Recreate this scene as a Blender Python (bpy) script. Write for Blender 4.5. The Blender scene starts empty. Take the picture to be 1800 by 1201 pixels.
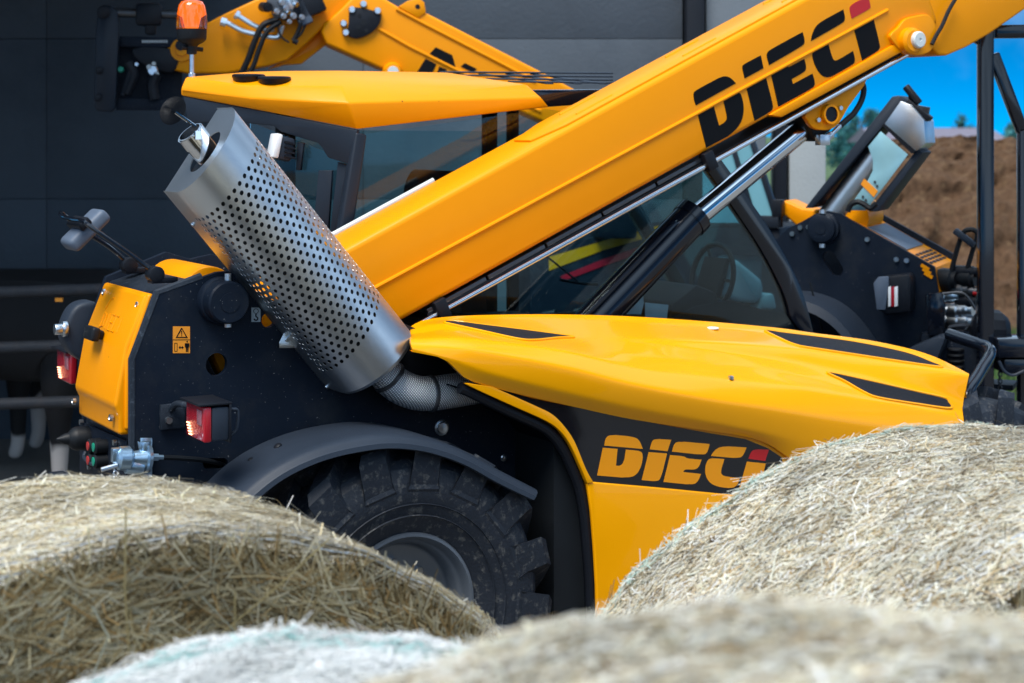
import bpy, bmesh, math, random
import numpy as np
from mathutils import Vector, Matrix
random.seed(7)
rng = np.random.default_rng(11)
R = math.radians
scene = bpy.context.scene
col = scene.collection

# ------------------------------------------------------------------ camera, sky, sun, exposure
FPX, CX, HY, CAMH = 3000.0, 900.0, 232.0, 2.38      # a 60 mm lens, eye level 2.38 m
cam_data = bpy.data.cameras.new('camera')
cam_data.lens = 60.0; cam_data.sensor_width = 36.0
cam_data.shift_y = -(600.5 - HY) / 1800.0
cam_data.clip_start = 0.05; cam_data.clip_end = 2000.0
cam_data.dof.use_dof = True; cam_data.dof.focus_distance = 6.35; cam_data.dof.aperture_fstop = 3.2
cam = bpy.data.objects.new('camera', cam_data); col.objects.link(cam)
cam.location = (0, 0, CAMH); cam.rotation_euler = (R(90), 0, 0)
scene.camera = cam

SUN_EL, SUN_AZ = 60.0, 205.0      # degrees; azimuth measured clockwise from +Y
world = bpy.data.worlds.new('World'); scene.world = world; world.use_nodes = True
wn = world.node_tree.nodes; wl = world.node_tree.links
bg = wn['Background']
sky = wn.new('ShaderNodeTexSky'); sky.sky_type = 'NISHITA'; sky.sun_disc = False
sky.sun_elevation = R(SUN_EL); sky.sun_rotation = R(SUN_AZ)
sky.altitude = 10000; sky.air_density = 0.62; sky.dust_density = 0.0; sky.ozone_density = 10.0
hs = wn.new('ShaderNodeHueSaturation'); hs.inputs['Saturation'].default_value = 1.26; hs.inputs['Hue'].default_value = 0.478
wl.new(sky.outputs[0], hs.inputs['Color'])
# broken white cloud, the same rule all over the sky
wtc = wn.new('ShaderNodeTexCoord'); wno = wn.new('ShaderNodeTexNoise'); wno.noise_dimensions = '4D'
wno.inputs['W'].default_value = 3.68; wno.inputs['Scale'].default_value = 1.9; wno.inputs['Detail'].default_value = 7; wno.inputs['Roughness'].default_value = 0.55
wl.new(wtc.outputs['Generated'], wno.inputs['Vector'])
wr = wn.new('ShaderNodeMapRange'); wr.interpolation_type = 'SMOOTHSTEP'; wr.inputs[1].default_value = 0.44; wr.inputs[2].default_value = 0.56
wl.new(wno.outputs['Fac'], wr.inputs[0])
wm = wn.new('ShaderNodeMix'); wm.data_type = 'RGBA'; wl.new(wr.outputs[0], wm.inputs[0]); wl.new(hs.outputs[0], wm.inputs[6])
wm.inputs[7].default_value = (7.0, 9.4, 12.2, 1)
wl.new(wm.outputs[2], bg.inputs['Color'])
bg.inputs['Strength'].default_value = 0.05

sun_data = bpy.data.lights.new('sun', 'SUN'); sun_data.energy = 1.7; sun_data.angle = R(32); sun_data.color = (1.0, 0.95, 0.88)
sun = bpy.data.objects.new('sun', sun_data); col.objects.link(sun)
sd = Vector((math.sin(R(SUN_AZ)) * math.cos(R(SUN_EL)), math.cos(R(SUN_AZ)) * math.cos(R(SUN_EL)), math.sin(R(SUN_EL))))
sun.location = (-3, -4, 12); sun.rotation_euler = (-sd).to_track_quat('-Z', 'Y').to_euler()
scene.view_settings.view_transform = 'Standard'; scene.view_settings.look = 'None'
scene.view_settings.exposure = 1.48; scene.view_settings.gamma = 1.0
scene.render.engine = 'CYCLES'
scene.cycles.use_denoising = True
scene.cycles.max_bounces = 8; scene.cycles.transparent_max_bounces = 12
scene.cycles.caustics_reflective = False; scene.cycles.caustics_refractive = False

# ------------------------------------------------------------------ frames: real places a surveyor would measure off the photograph
class Fr:
    """Local frame of a machine: x runs along it, y goes inward (away from the viewer), z is up."""
    def __init__(s, x0, y0, deg):
        s.x0, s.y0, s.a = x0, y0, R(deg); s.c, s.s = math.cos(s.a), math.sin(s.a)
    def l(s, X, Y):
        dx, dy = X - s.x0, Y - s.y0
        return (dx * s.c + dy * s.s, -dx * s.s + dy * s.c)
    def ray(s, px, py):
        rx, rz = (px - CX) / FPX, -(py - HY) / FPX
        o = s.l(0, 0); e = s.l(rx, 1.0)
        return Vector((o[0], o[1], CAMH)), Vector((e[0] - o[0], e[1] - o[1], rz))
    def w(s, px, py, w):
        o, d = s.ray(px, py); t = (w - o.y) / d.y
        return o + d * t
    def u(s, px, py, u):
        o, d = s.ray(px, py); t = (u - o.x) / d.x
        return o + d * t
    def z(s, px, py, z):
        o, d = s.ray(px, py); t = (z - o.z) / d.z
        return o + d * t
    def pl(s, px, py, P, N):
        o, d = s.ray(px, py); t = (P - o).dot(N) / d.dot(N)
        return o + d * t
    def W(s, pts, w):
        return [s.w(x, y, w) for x, y in pts]

def at(px, py, Y):
    return Vector(((px - CX) / FPX * Y, Y, CAMH - (py - HY) / FPX * Y))

def sm(pts, n=6, closed=False):
    """Catmull-Rom through the points."""
    P = [Vector(p) for p in pts]; m = len(P); out = []
    rngi = range(m if closed else m - 1)
    for i in rngi:
        if closed:
            a, b, c, d = P[(i - 1) % m], P[i], P[(i + 1) % m], P[(i + 2) % m]
        else:
            b, c = P[i], P[i + 1]
            a = P[i - 1] if i > 0 else b * 2 - c
            d = P[i + 2] if i + 2 < m else c * 2 - b
        for k in range(n):
            t = k / n
            out.append(0.5 * ((2 * b) + (c - a) * t + (2 * a - 5 * b + 4 * c - d) * t * t + (3 * b - a - 3 * c + d) * t ** 3))
    if not closed:
        out.append(P[-1])
    return out

def resample(pts, n):
    P = [Vector(p) for p in pts]
    L = [0.0]
    for i in range(1, len(P)):
        L.append(L[-1] + (P[i] - P[i - 1]).length)
    out = []; j = 0
    for k in range(n):
        t = L[-1] * k / (n - 1)
        while j < len(P) - 2 and L[j + 1] < t:
            j += 1
        d = L[j + 1] - L[j]
        out.append(P[j].lerp(P[j + 1], (t - L[j]) / d if d > 1e-9 else 0))
    return out

# ------------------------------------------------------------------ mesh builder
class G:
    def __init__(s):
        s.v = []; s.f = []
    def add(s, vs, fs):
        o = len(s.v); s.v += [Vector(p) for p in vs]; s.f += [tuple(i + o for i in f) for f in fs]; return s
    def prism(s, pts, ext):
        n = len(pts); e = Vector(ext); p = [Vector(q) for q in pts]
        fs = [tuple(range(n)), tuple(range(2 * n - 1, n - 1, -1))]
        fs += [(i, i + n, (i + 1) % n + n, (i + 1) % n) for i in range(n)]
        return s.add(p + [q + e for q in p], fs)
    def box(s, c, d, M=None):
        c = Vector(c); M = M or Matrix.Identity(3)
        vs = [c + M @ Vector((x * d[0] / 2, y * d[1] / 2, z * d[2] / 2)) for x in (-1, 1) for y in (-1, 1) for z in (-1, 1)]
        return s.add(vs, [(0, 1, 3, 2), (4, 6, 7, 5), (0, 4, 5, 1), (2, 3, 7, 6), (0, 2, 6, 4), (1, 5, 7, 3)])
    def lathe(s, o, ax, prof, n=24, caps=True):
        o = Vector(o); ax = Vector(ax).normalized()
        a = ax.orthogonal().normalized(); b = ax.cross(a)
        vs = []
        for t, r in prof:
            for k in range(n):
                th = 2 * math.pi * k / n
                vs.append(o + ax * t + (a * math.cos(th) + b * math.sin(th)) * r)
        fs = []
        for i in range(len(prof) - 1):
            for k in range(n):
                k2 = (k + 1) % n
                fs.append((i * n + k, i * n + k2, (i + 1) * n + k2, (i + 1) * n + k))
        if caps:
            fs.append(tuple(range(n - 1, -1, -1))); m = (len(prof) - 1) * n
            fs.append(tuple(range(m, m + n)))
        return s.add(vs, fs)
    def cyl(s, p0, p1, r, n=16, r1=None):
        p0 = Vector(p0); p1 = Vector(p1); d = p1 - p0
        return s.lathe(p0, d, [(0, r), (d.length, r if r1 is None else r1)], n)
    def tube(s, pts, r, n=10):
        P = [Vector(p) for p in pts]; rs = r if isinstance(r, (list, tuple)) else [r] * len(P)
        T = []
        for i in range(len(P)):
            t = P[min(i + 1, len(P) - 1)] - P[max(i - 1, 0)]
            T.append(t.normalized())
        a = T[0].orthogonal().normalized(); vs = []
        for i, p in enumerate(P):
            a = (a - T[i] * a.dot(T[i])).normalized(); b = T[i].cross(a)
            for k in range(n):
                th = 2 * math.pi * k / n
                vs.append(p + (a * math.cos(th) + b * math.sin(th)) * rs[i])
        fs = []
        for i in range(len(P) - 1):
            for k in range(n):
                k2 = (k + 1) % n
                fs.append((i * n + k, i * n + k2, (i + 1) * n + k2, (i + 1) * n + k))
        fs.append(tuple(range(n - 1, -1, -1))); m = (len(P) - 1) * n
        fs.append(tuple(range(m, m + n)))
        return s.add(vs, fs)
    def grid(s, rows, closed=False):
        n = len(rows[0]); vs = [p for r in rows for p in r]; fs = []
        for i in range(len(rows) - 1):
            for k in range(n if closed else n - 1):
                k2 = (k + 1) % n
                fs.append((i * n + k, i * n + k2, (i + 1) * n + k2, (i + 1) * n + k))
        return s.add(vs, fs)
    def out(s, name, mat, parent=None, bevel=0, seg=2, angle=32, kind=None, recalc=True, merge=False, solid=0):
        bm = bmesh.new()
        vv = [bm.verts.new(p) for p in s.v]
        for f in s.f:
            try:
                bm.faces.new([vv[i] for i in f])
            except ValueError:
                pass
        if merge:
            bmesh.ops.remove_doubles(bm, verts=bm.verts, dist=1e-5)
        if recalc:
            bmesh.ops.recalc_face_normals(bm, faces=bm.faces)
        if bevel:
            es = [e for e in bm.edges if len(e.link_faces) == 2 and e.calc_face_angle(0) > R(28)]
            bmesh.ops.bevel(bm, geom=es, offset=bevel, segments=seg, affect='EDGES', profile=0.5, clamp_overlap=True)
        return finish(bm, name, mat, parent, angle, kind, solid)

def finish(bm, name, mat, parent=None, angle=32, kind=None, solid=0):
    me = bpy.data.meshes.new(name); bm.to_mesh(me); bm.free()
    me.polygons.foreach_set('use_smooth', [True] * len(me.polygons))
    me.set_sharp_from_angle(angle=R(angle))
    me.materials.append(MAT[mat] if isinstance(mat, str) else mat)
    o = bpy.data.objects.new(name, me); col.objects.link(o)
    if parent is not None:
        o.parent = parent
    if kind:
        o['kind'] = kind
    if solid:
        m = o.modifiers.new('thickness', 'SOLIDIFY'); m.thickness = solid; m.offset = 0
        es_ = o.modifiers.new('crisp', 'EDGE_SPLIT'); es_.split_angle = R(50)
    return o

def holed_plate(name, mat, parent, outer, holes, ext, bevel=0):
    """A flat plate with real holes: outlines are 3D loops on one plane."""
    bm = bmesh.new(); es = []
    for loop in [outer] + holes:
        vs = [bm.verts.new(p) for p in loop]
        es += [bm.edges.new((vs[i], vs[(i + 1) % len(vs)])) for i in range(len(vs))]
    bmesh.ops.triangle_fill(bm, use_beauty=True, use_dissolve=False, edges=es)
    r = bmesh.ops.extrude_face_region(bm, geom=bm.faces[:])
    bmesh.ops.translate(bm, vec=Vector(ext), verts=[g for g in r['geom'] if isinstance(g, bmesh.types.BMVert)])
    bmesh.ops.recalc_face_normals(bm, faces=bm.faces)
    return finish(bm, name, mat, parent)

def thing(name, label, cat, loc=(0, 0, 0), rz=0.0, group=None):
    o = bpy.data.objects.new(name, None); col.objects.link(o); o.empty_display_size = 0.2
    o.location = loc; o.rotation_euler = (0, 0, rz)
    o['label'] = label; o['category'] = cat
    if group:
        o['group'] = group
    return o

def sub(name, parent):
    o = bpy.data.objects.new(name, None); col.objects.link(o); o.parent = parent; o.empty_display_size = 0.1
    return o

def tag(o, label=None, cat=None, group=None, kind=None):
    if label: o['label'] = label
    if cat: o['category'] = cat
    if group: o['group'] = group
    if kind: o['kind'] = kind
    return o

def soften(poly, lo=12, hi=72, it=2):
    P = [Vector((x, y)) for x, y in poly]
    for _ in range(it):
        out = []; n = len(P)
        for i in range(n):
            a, b, c = P[i - 1], P[i], P[(i + 1) % n]
            ang = math.degrees((b - a).angle(c - b, 0))
            if lo < ang < hi:
                out += [b.lerp(a, 0.25), b.lerp(c, 0.25)]
            else:
                out.append(b)
        P = out
    return [(q.x, q.y) for q in P]

def circ(c, r, n=24, a=(1, 0, 0), b=(0, 0, 1)):
    c = Vector(c); a = Vector(a); b = Vector(b)
    return [c + a * (r * math.cos(2 * math.pi * k / n)) + b * (r * math.sin(2 * math.pi * k / n)) for k in range(n)]

# ------------------------------------------------------------------ materials
MAT = {}
def nodes(name):
    m = bpy.data.materials.new(name); m.use_nodes = True
    t = m.node_tree; return m, t.nodes, t.links, t.nodes['Principled BSDF']

def mat(key, base, rough=0.5, metal=0.0, coat=0.0, coat_rough=0.08, bump=0.0, bscale=60, var=0.12, vscale=6, speck=None,
        speck_scale=120, speck_th=0.7, rvar=0.12, spec=0.5, trans=0.0, ior=1.45, dust=None, dust_th=0.55, dust_scale=9, emit=None, estr=0):
    m, n, l, p = nodes(key)
    tc = n.new('ShaderNodeTexCoord')
    nz = n.new('ShaderNodeTexNoise'); nz.inputs['Scale'].default_value = vscale; nz.inputs['Detail'].default_value = 6
    l.new(tc.outputs['Object'], nz.inputs['Vector'])
    mx = n.new('ShaderNodeMix'); mx.data_type = 'RGBA'
    mx.inputs[6].default_value = (*[c * (1 - var) for c in base], 1); mx.inputs[7].default_value = (*[min(1, c * (1 + var)) for c in base], 1)
    l.new(nz.outputs['Fac'], mx.inputs[0]); cur = mx.outputs[2]
    if dust:
        nd = n.new('ShaderNodeTexNoise'); nd.inputs['Scale'].default_value = dust_scale; nd.inputs['Detail'].default_value = 8; nd.inputs['Roughness'].default_value = 0.7
        l.new(tc.outputs['Object'], nd.inputs['Vector'])
        rp = n.new('ShaderNodeMapRange'); rp.inputs[1].default_value = dust_th; rp.inputs[2].default_value = dust_th + 0.18; rp.inputs[4].default_value = 0.8
        l.new(nd.outputs['Fac'], rp.inputs[0])
        m2 = n.new('ShaderNodeMix'); m2.data_type = 'RGBA'; l.new(rp.outputs[0], m2.inputs[0]); l.new(cur, m2.inputs[6]); m2.inputs[7].default_value = (*dust, 1); cur = m2.outputs[2]
    if speck:
        vo = n.new('ShaderNodeTexNoise'); vo.inputs['Scale'].default_value = speck_scale; vo.inputs['Detail'].default_value = 2
        l.new(tc.outputs['Object'], vo.inputs['Vector'])
        rp = n.new('ShaderNodeMapRange'); rp.inputs[1].default_value = speck_th; rp.inputs[2].default_value = speck_th + 0.04
        l.new(vo.outputs['Fac'], rp.inputs[0])
        m3 = n.new('ShaderNodeMix'); m3.data_type = 'RGBA'; l.new(rp.outputs[0], m3.inputs[0]); l.new(cur, m3.inputs[6]); m3.inputs[7].default_value = (*speck, 1); cur = m3.outputs[2]
    l.new(cur, p.inputs['Base Color'])
    rr = n.new('ShaderNodeMapRange'); rr.inputs[3].default_value = max(0.02, rough - rvar * rough); rr.inputs[4].default_value = min(1, rough + rvar * rough)
    l.new(nz.outputs['Fac'], rr.inputs[0]); l.new(rr.outputs[0], p.inputs['Roughness'])
    p.inputs['Metallic'].default_value = metal; p.inputs['Coat Weight'].default_value = coat; p.inputs['Coat Roughness'].default_value = coat_rough
    p.inputs['Specular IOR Level'].default_value = spec; p.inputs['Transmission Weight'].default_value = trans; p.inputs['IOR'].default_value = ior
    if bump:
        nb = n.new('ShaderNodeTexNoise'); nb.inputs['Scale'].default_value = bscale; nb.inputs['Detail'].default_value = 5
        l.new(tc.outputs['Object'], nb.inputs['Vector'])
        b = n.new('ShaderNodeBump'); b.inputs['Strength'].default_value = bump; b.inputs['Distance'].default_value = 0.01
        l.new(nb.outputs['Fac'], b.inputs['Height']); l.new(b.outputs[0], p.inputs['Normal'])
    if emit:
        p.inputs['Emission Color'].default_value = (*emit, 1); p.inputs['Emission Strength'].default_value = estr
    MAT[key] = m; return m

YEL = (0.88, 0.305, 0.0)
mat('yellow', YEL, 0.38, coat=0.06, coat_rough=0.12, spec=0.2, var=0.03, bump=0.012, bscale=260, speck=(0.03, 0.02, 0.01), speck_scale=34, speck_th=0.80)
mat('yellow_gloss', (0.90, 0.365, 0.0), 0.30, coat=0.30, coat_rough=0.03, spec=0.2, var=0.03, speck=(0.03, 0.02, 0.01), speck_scale=30, speck_th=0.81)
mat('yellow_far', (0.86, 0.295, 0.0), 0.42, coat=0.05, spec=0.2, var=0.04)
mat('black_frame', (0.0055, 0.0105, 0.021), 0.5, spec=0.2, var=0.25, bump=0.05, bscale=300, dust=(0.017, 0.021, 0.028), dust_th=0.50, dust_scale=5, speck=(0.17, 0.18, 0.19), speck_scale=110, speck_th=0.715)
mat('black_edge', (0.014, 0.02, 0.03), 0.42, spec=0.35, var=0.3, dust=(0.08, 0.10, 0.13), dust_th=0.55, dust_scale=40, bump=0.2, bscale=150)
mat('black_gloss', (0.005, 0.007, 0.013), 0.14, spec=0.4, coat=0.4, var=0.1)
mat('black_decal', (0.004, 0.0045, 0.006), 0.5, spec=0.15, var=0.15, bump=0.02, bscale=300)
mat('decal_gloss', (0.004, 0.005, 0.009), 0.08, coat=0.5, coat_rough=0.03, var=0.1)
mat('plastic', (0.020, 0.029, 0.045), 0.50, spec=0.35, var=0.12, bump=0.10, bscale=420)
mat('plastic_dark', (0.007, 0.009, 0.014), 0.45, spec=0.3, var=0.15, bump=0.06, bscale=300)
mat('plastic_grey', (0.09, 0.12, 0.17), 0.5, var=0.12, bump=0.1, bscale=300)
mat('fascia', (0.014, 0.020, 0.031), 0.40, spec=0.35, var=0.1)
mat('vent_mesh', (0.012, 0.015, 0.022), 0.6, spec=0.25, var=0.3, bump=0.5, bscale=500, speck=(0.25, 0.26, 0.28), speck_scale=60, speck_th=0.78)
mat('rubber', (0.013, 0.018, 0.028), 0.58, spec=0.42, var=0.25, bump=0.25, bscale=90, dust=(0.13, 0.13, 0.125), dust_th=0.53, dust_scale=30)
mat('rubber_clean', (0.007, 0.009, 0.012), 0.5, spec=0.3, var=0.2, bump=0.05)
mat('rim', (0.15, 0.175, 0.21), 0.34, metal=0.5, var=0.1)
mat('chrome', (0.80, 0.82, 0.85), 0.09, metal=1.0, var=0.02)
mat('zinc', (0.62, 0.68, 0.74), 0.30, metal=1.0, var=0.15, vscale=30, bump=0.05)
mat('bluezinc', (0.40, 0.56, 0.70), 0.30, metal=0.9, var=0.2, vscale=40, bump=0.1)
mat('steel_dark', (0.10, 0.105, 0.115), 0.40, metal=0.8, var=0.2)
mat('white_plug', (0.62, 0.66, 0.66), 0.45, var=0.04)
mat('white_cap', (0.8, 0.82, 0.84), 0.35, var=0.03)
mat('red_paint', (0.50, 0.012, 0.016), 0.35, var=0.05)
mat('red_lens', (0.42, 0.010, 0.022), 0.12, coat=0.7, var=0.15, bump=0.3, bscale=180)
mat('red_reflector', (0.45, 0.16, 0.20), 0.15, coat=0.6, var=0.3, bump=0.7, bscale=260)
mat('lamp_glow', (0.9, 0.5, 0.35), 0.3, emit=(1.0, 0.42, 0.22), estr=1.6)
mat('lamp_white', (0.85, 0.88, 0.9), 0.15, coat=0.5, var=0.02)
mat('orange_lens', (1.0, 0.22, 0.008), 0.08, trans=0.9, coat=0.6, var=0.05)
mat('orange_bulb', (1.0, 0.38, 0.02), 0.2, var=0.1, emit=(1.0, 0.3, 0.02), estr=0.5)
mat('sticker_orange', (0.85, 0.30, 0.02), 0.4, var=0.03)
mat('sticker_grey', (0.35, 0.42, 0.47), 0.4, var=0.05)
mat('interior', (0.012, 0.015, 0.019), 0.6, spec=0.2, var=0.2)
mat('column_grey', (0.30, 0.42, 0.45), 0.5, var=0.08)
mat('teal_panel', (0.16, 0.38, 0.46), 0.35, var=0.1)
mat('paper', (0.45, 0.52, 0.55), 0.5, var=0.05)
mat('green_ring', (0.01, 0.25, 0.16), 0.4); mat('red_ring', (0.35, 0.03, 0.03), 0.4)
mat('stripe_yellow', (0.95, 0.36, 0.0), 0.4); mat('stripe_red', (0.55, 0.01, 0.03), 0.4)
mat('concrete', (0.082, 0.100, 0.122), 0.85, spec=0.2, var=0.22, vscale=1.6, bump=0.35, bscale=30, dust=(0.058, 0.072, 0.09), dust_th=0.52, dust_scale=0.9)
mat('concrete_light', (0.34, 0.37, 0.38), 0.85, var=0.12, vscale=2.5, bump=0.3, bscale=40)
mat('concrete_mid', (0.13, 0.155, 0.18), 0.85, var=0.15, vscale=2.5, bump=0.3, bscale=40)
mat('teal_sheet', (0.30, 0.56, 0.64), 0.35, metal=0.3, var=0.12, vscale=12)
mat('shade_roof_sheet', (0.12, 0.13, 0.14), 0.6)
mat('rail', (0.035, 0.038, 0.045), 0.6, spec=0.3, var=0.35, vscale=20, dust=(0.06, 0.05, 0.05), dust_th=0.5, dust_scale=12, bump=0.2)
mat('soil', (0.085, 0.050, 0.030), 0.95, spec=0.1, var=0.75, vscale=13, bump=1.0, bscale=22, dust=(0.17, 0.115, 0.065), dust_th=0.54, dust_scale=7)
mat('ground', (0.15, 0.145, 0.135), 0.95, var=0.3, vscale=1.2, bump=0.6, bscale=25)
mat('field', (0.06, 0.11, 0.04), 0.95, var=0.35, vscale=0.2)
mat('roof_mauve', (0.17, 0.155, 0.20), 0.8, var=0.1)
mat('bark', (0.10, 0.075, 0.055), 0.9, var=0.3)

def shell_metal():
    m, n, l, p = nodes('stainless')
    tc = n.new('ShaderNodeTexCoord'); mp = n.new('ShaderNodeMapping'); mp.inputs['Scale'].default_value = (3, 90, 90)
    l.new(tc.outputs['Object'], mp.inputs[0])
    a = n.new('ShaderNodeTexNoise'); a.inputs['Scale'].default_value = 4; a.inputs['Detail'].default_value = 6
    tc2 = n.new('ShaderNodeTexNoise'); tc2.inputs['Scale'].default_value = 5; tc2.inputs['Detail'].default_value = 5
    l.new(mp.outputs[0], a.inputs['Vector']); l.new(tc.outputs['Object'], tc2.inputs['Vector'])
    mx = n.new('ShaderNodeMix'); mx.data_type = 'RGBA'
    mx.inputs[6].default_value = (0.58, 0.62, 0.66, 1); mx.inputs[7].default_value = (0.80, 0.84, 0.87, 1)
    l.new(tc2.outputs['Fac'], mx.inputs[0]); l.new(mx.outputs[2], p.inputs['Base Color'])
    p.inputs['Metallic'].default_value = 1.0
    r = n.new('ShaderNodeMapRange'); r.inputs[3].default_value = 0.26; r.inputs[4].default_value = 0.46
    l.new(a.outputs['Fac'], r.inputs[0]); l.new(r.outputs[0], p.inputs['Roughness'])
    b = n.new('ShaderNodeBump'); b.inputs['Strength'].default_value = 0.04; b.inputs['Distance'].default_value = 0.01
    l.new(a.outputs['Fac'], b.inputs['Height']); l.new(b.outputs[0], p.inputs['Normal'])
    MAT['stainless'] = m
shell_metal()

def woven():
    m, n, l, p = nodes('woven_metal')
    tc = n.new('ShaderNodeTexCoord')
    out = []
    for rot in (40, -40):
        mp = n.new('ShaderNodeMapping'); mp.inputs['Rotation'].default_value = (0, R(rot), 0)
        l.new(tc.outputs['Object'], mp.inputs[0])
        w = n.new('ShaderNodeTexWave'); w.wave_type = 'BANDS'; w.bands_direction = 'X'; w.inputs['Scale'].default_value = 42
        l.new(mp.outputs[0], w.inputs['Vector']); out.append(w)
    mu = n.new('ShaderNodeMath'); mu.operation = 'MULTIPLY'
    l.new(out[0].outputs['Fac'], mu.inputs[0]); l.new(out[1].outputs['Fac'], mu.inputs[1])
    rp = n.new('ShaderNodeValToRGB'); rp.color_ramp.elements[0].color = (0.20, 0.22, 0.25, 1); rp.color_ramp.elements[1].color = (0.92, 0.94, 0.96, 1)
    rp.color_ramp.elements[1].position = 0.42
    l.new(mu.outputs[0], rp.inputs[0]); l.new(rp.outputs[0], p.inputs['Base Color'])
    p.inputs['Metallic'].default_value = 0.7; p.inputs['Roughness'].default_value = 0.42
    b = n.new('ShaderNodeBump'); b.inputs['Strength'].default_value = 0.6; b.inputs['Distance'].default_value = 0.004
    l.new(mu.outputs[0], b.inputs['Height']); l.new(b.outputs[0], p.inputs['Normal'])
    MAT['woven'] = m
woven()

def glass(key, tint, refl=1.0):
    m = bpy.data.materials.new(key); m.use_nodes = True; n = m.node_tree.nodes; l = m.node_tree.links
    n.remove(n['Principled BSDF'])
    t = n.new('ShaderNodeBsdfTransparent'); t.inputs[0].default_value = (*tint, 1)
    g = n.new('ShaderNodeBsdfGlossy'); g.inputs['Roughness'].default_value = 0.02
    f = n.new('ShaderNodeFresnel'); f.inputs[0].default_value = 1.5
    mu = n.new('ShaderNodeMath'); mu.operation = 'MULTIPLY'; mu.inputs[1].default_value = refl; l.new(f.outputs[0], mu.inputs[0])
    x = n.new('ShaderNodeMixShader'); l.new(mu.outputs[0], x.inputs[0]); l.new(t.outputs[0], x.inputs[1]); l.new(g.outputs[0], x.inputs[2])
    l.new(x.outputs[0], n['Material Output'].inputs[0]); MAT[key] = m
glass('cab_glass', (0.82, 0.91, 0.93), 0.6)
glass('cab_glass_far', (0.64, 0.86, 0.90), 0.4)

def vcol(key, rough=0.9, bump=0.0):
    m, n, l, p = nodes(key)
    a = n.new('ShaderNodeAttribute'); a.attribute_name = 'Col'
    l.new(a.outputs['Color'], p.inputs['Base Color']); p.inputs['Roughness'].default_value = rough
    p.inputs['Specular IOR Level'].default_value = 0.25
    tr = n.new('ShaderNodeBsdfTranslucent'); l.new(a.outputs['Color'], tr.inputs[0])      # thin stalks and leaves let light through
    mx = n.new('ShaderNodeMixShader'); mx.inputs[0].default_value = 0.36; l.new(p.outputs[0], mx.inputs[1]); l.new(tr.outputs[0], mx.inputs[2])
    l.new(mx.outputs[0], n['Material Output'].inputs[0])
    MAT[key] = m
vcol('straw', 0.75); vcol('leaf', 0.7)

def hay(key, dark, light, sc=60):
    m, n, l, p = nodes(key)
    tc = n.new('ShaderNodeTexCoord')
    a = n.new('ShaderNodeTexNoise'); a.inputs['Scale'].default_value = sc; a.inputs['Detail'].default_value = 8; a.inputs['Roughness'].default_value = 0.7
    l.new(tc.outputs['Object'], a.inputs['Vector'])
    rp = n.new('ShaderNodeValToRGB'); rp.color_ramp.elements[0].position = 0.35; rp.color_ramp.elements[1].position = 0.68
    rp.color_ramp.elements[0].color = (*dark, 1); rp.color_ramp.elements[1].color = (*light, 1)
    l.new(a.outputs['Fac'], rp.inputs[0]); l.new(rp.outputs[0], p.inputs['Base Color']); p.inputs['Roughness'].default_value = 0.95
    b = n.new('ShaderNodeBump'); b.inputs['Strength'].default_value = 0.9; b.inputs['Distance'].default_value = 0.02
    l.new(a.outputs['Fac'], b.inputs['Height']); l.new(b.outputs[0], p.inputs['Normal']); MAT[key] = m
hay('hay_core', (0.12, 0.095, 0.05), (0.46, 0.38, 0.23)); hay('hay_end', (0.05, 0.036, 0.018), (0.28, 0.21, 0.11), 40)  # hay cores darker than the stalks, painting shade into the gaps
hay('hay_pale', (0.12, 0.10, 0.06), (0.50, 0.45, 0.34)); hay('white_net', (0.60, 0.63, 0.62), (0.84, 0.86, 0.85), 90)

def cow_coat():
    m, n, l, p = nodes('cow_coat')
    tc = n.new('ShaderNodeTexCoord'); a = n.new('ShaderNodeTexNoise'); a.inputs['Scale'].default_value = 2.1; a.inputs['Detail'].default_value = 2
    l.new(tc.outputs['Object'], a.inputs['Vector'])
    sx = n.new('ShaderNodeSeparateXYZ'); l.new(tc.outputs['Object'], sx.inputs[0])
    mm = n.new('ShaderNodeMath'); mm.operation = 'MULTIPLY_ADD'; mm.inputs[1].default_value = -0.22; l.new(sx.outputs['Z'], mm.inputs[0]); l.new(a.outputs['Fac'], mm.inputs[2])
    rp = n.new('ShaderNodeValToRGB'); rp.color_ramp.elements[0].position = 0.40; rp.color_ramp.elements[1].position = 0.43
    rp.color_ramp.elements[0].color = (0.010, 0.009, 0.010, 1); rp.color_ramp.elements[1].color = (0.60, 0.54, 0.50, 1)
    l.new(mm.outputs[0], rp.inputs[0]); l.new(rp.outputs[0], p.inputs['Base Color']); p.inputs['Roughness'].default_value = 0.8
    MAT['cow_coat'] = m
cow_coat()

# ------------------------------------------------------------------ the setting
gm = G(); gm.grid([[Vector((x, y, 0)) for x in (-400, -60, -12, 12, 60, 400)] for y in (-60, 0, 12, 30, 100, 900)])
tag(gm.out('ground', 'ground'), kind='structure')
fm = G(); fm.grid([[Vector((x, y, 0.006)) for x in (-400, 0, 400)] for y in (24, 200, 900)])
tag(fm.out('field', 'field'), kind='structure')

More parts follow.
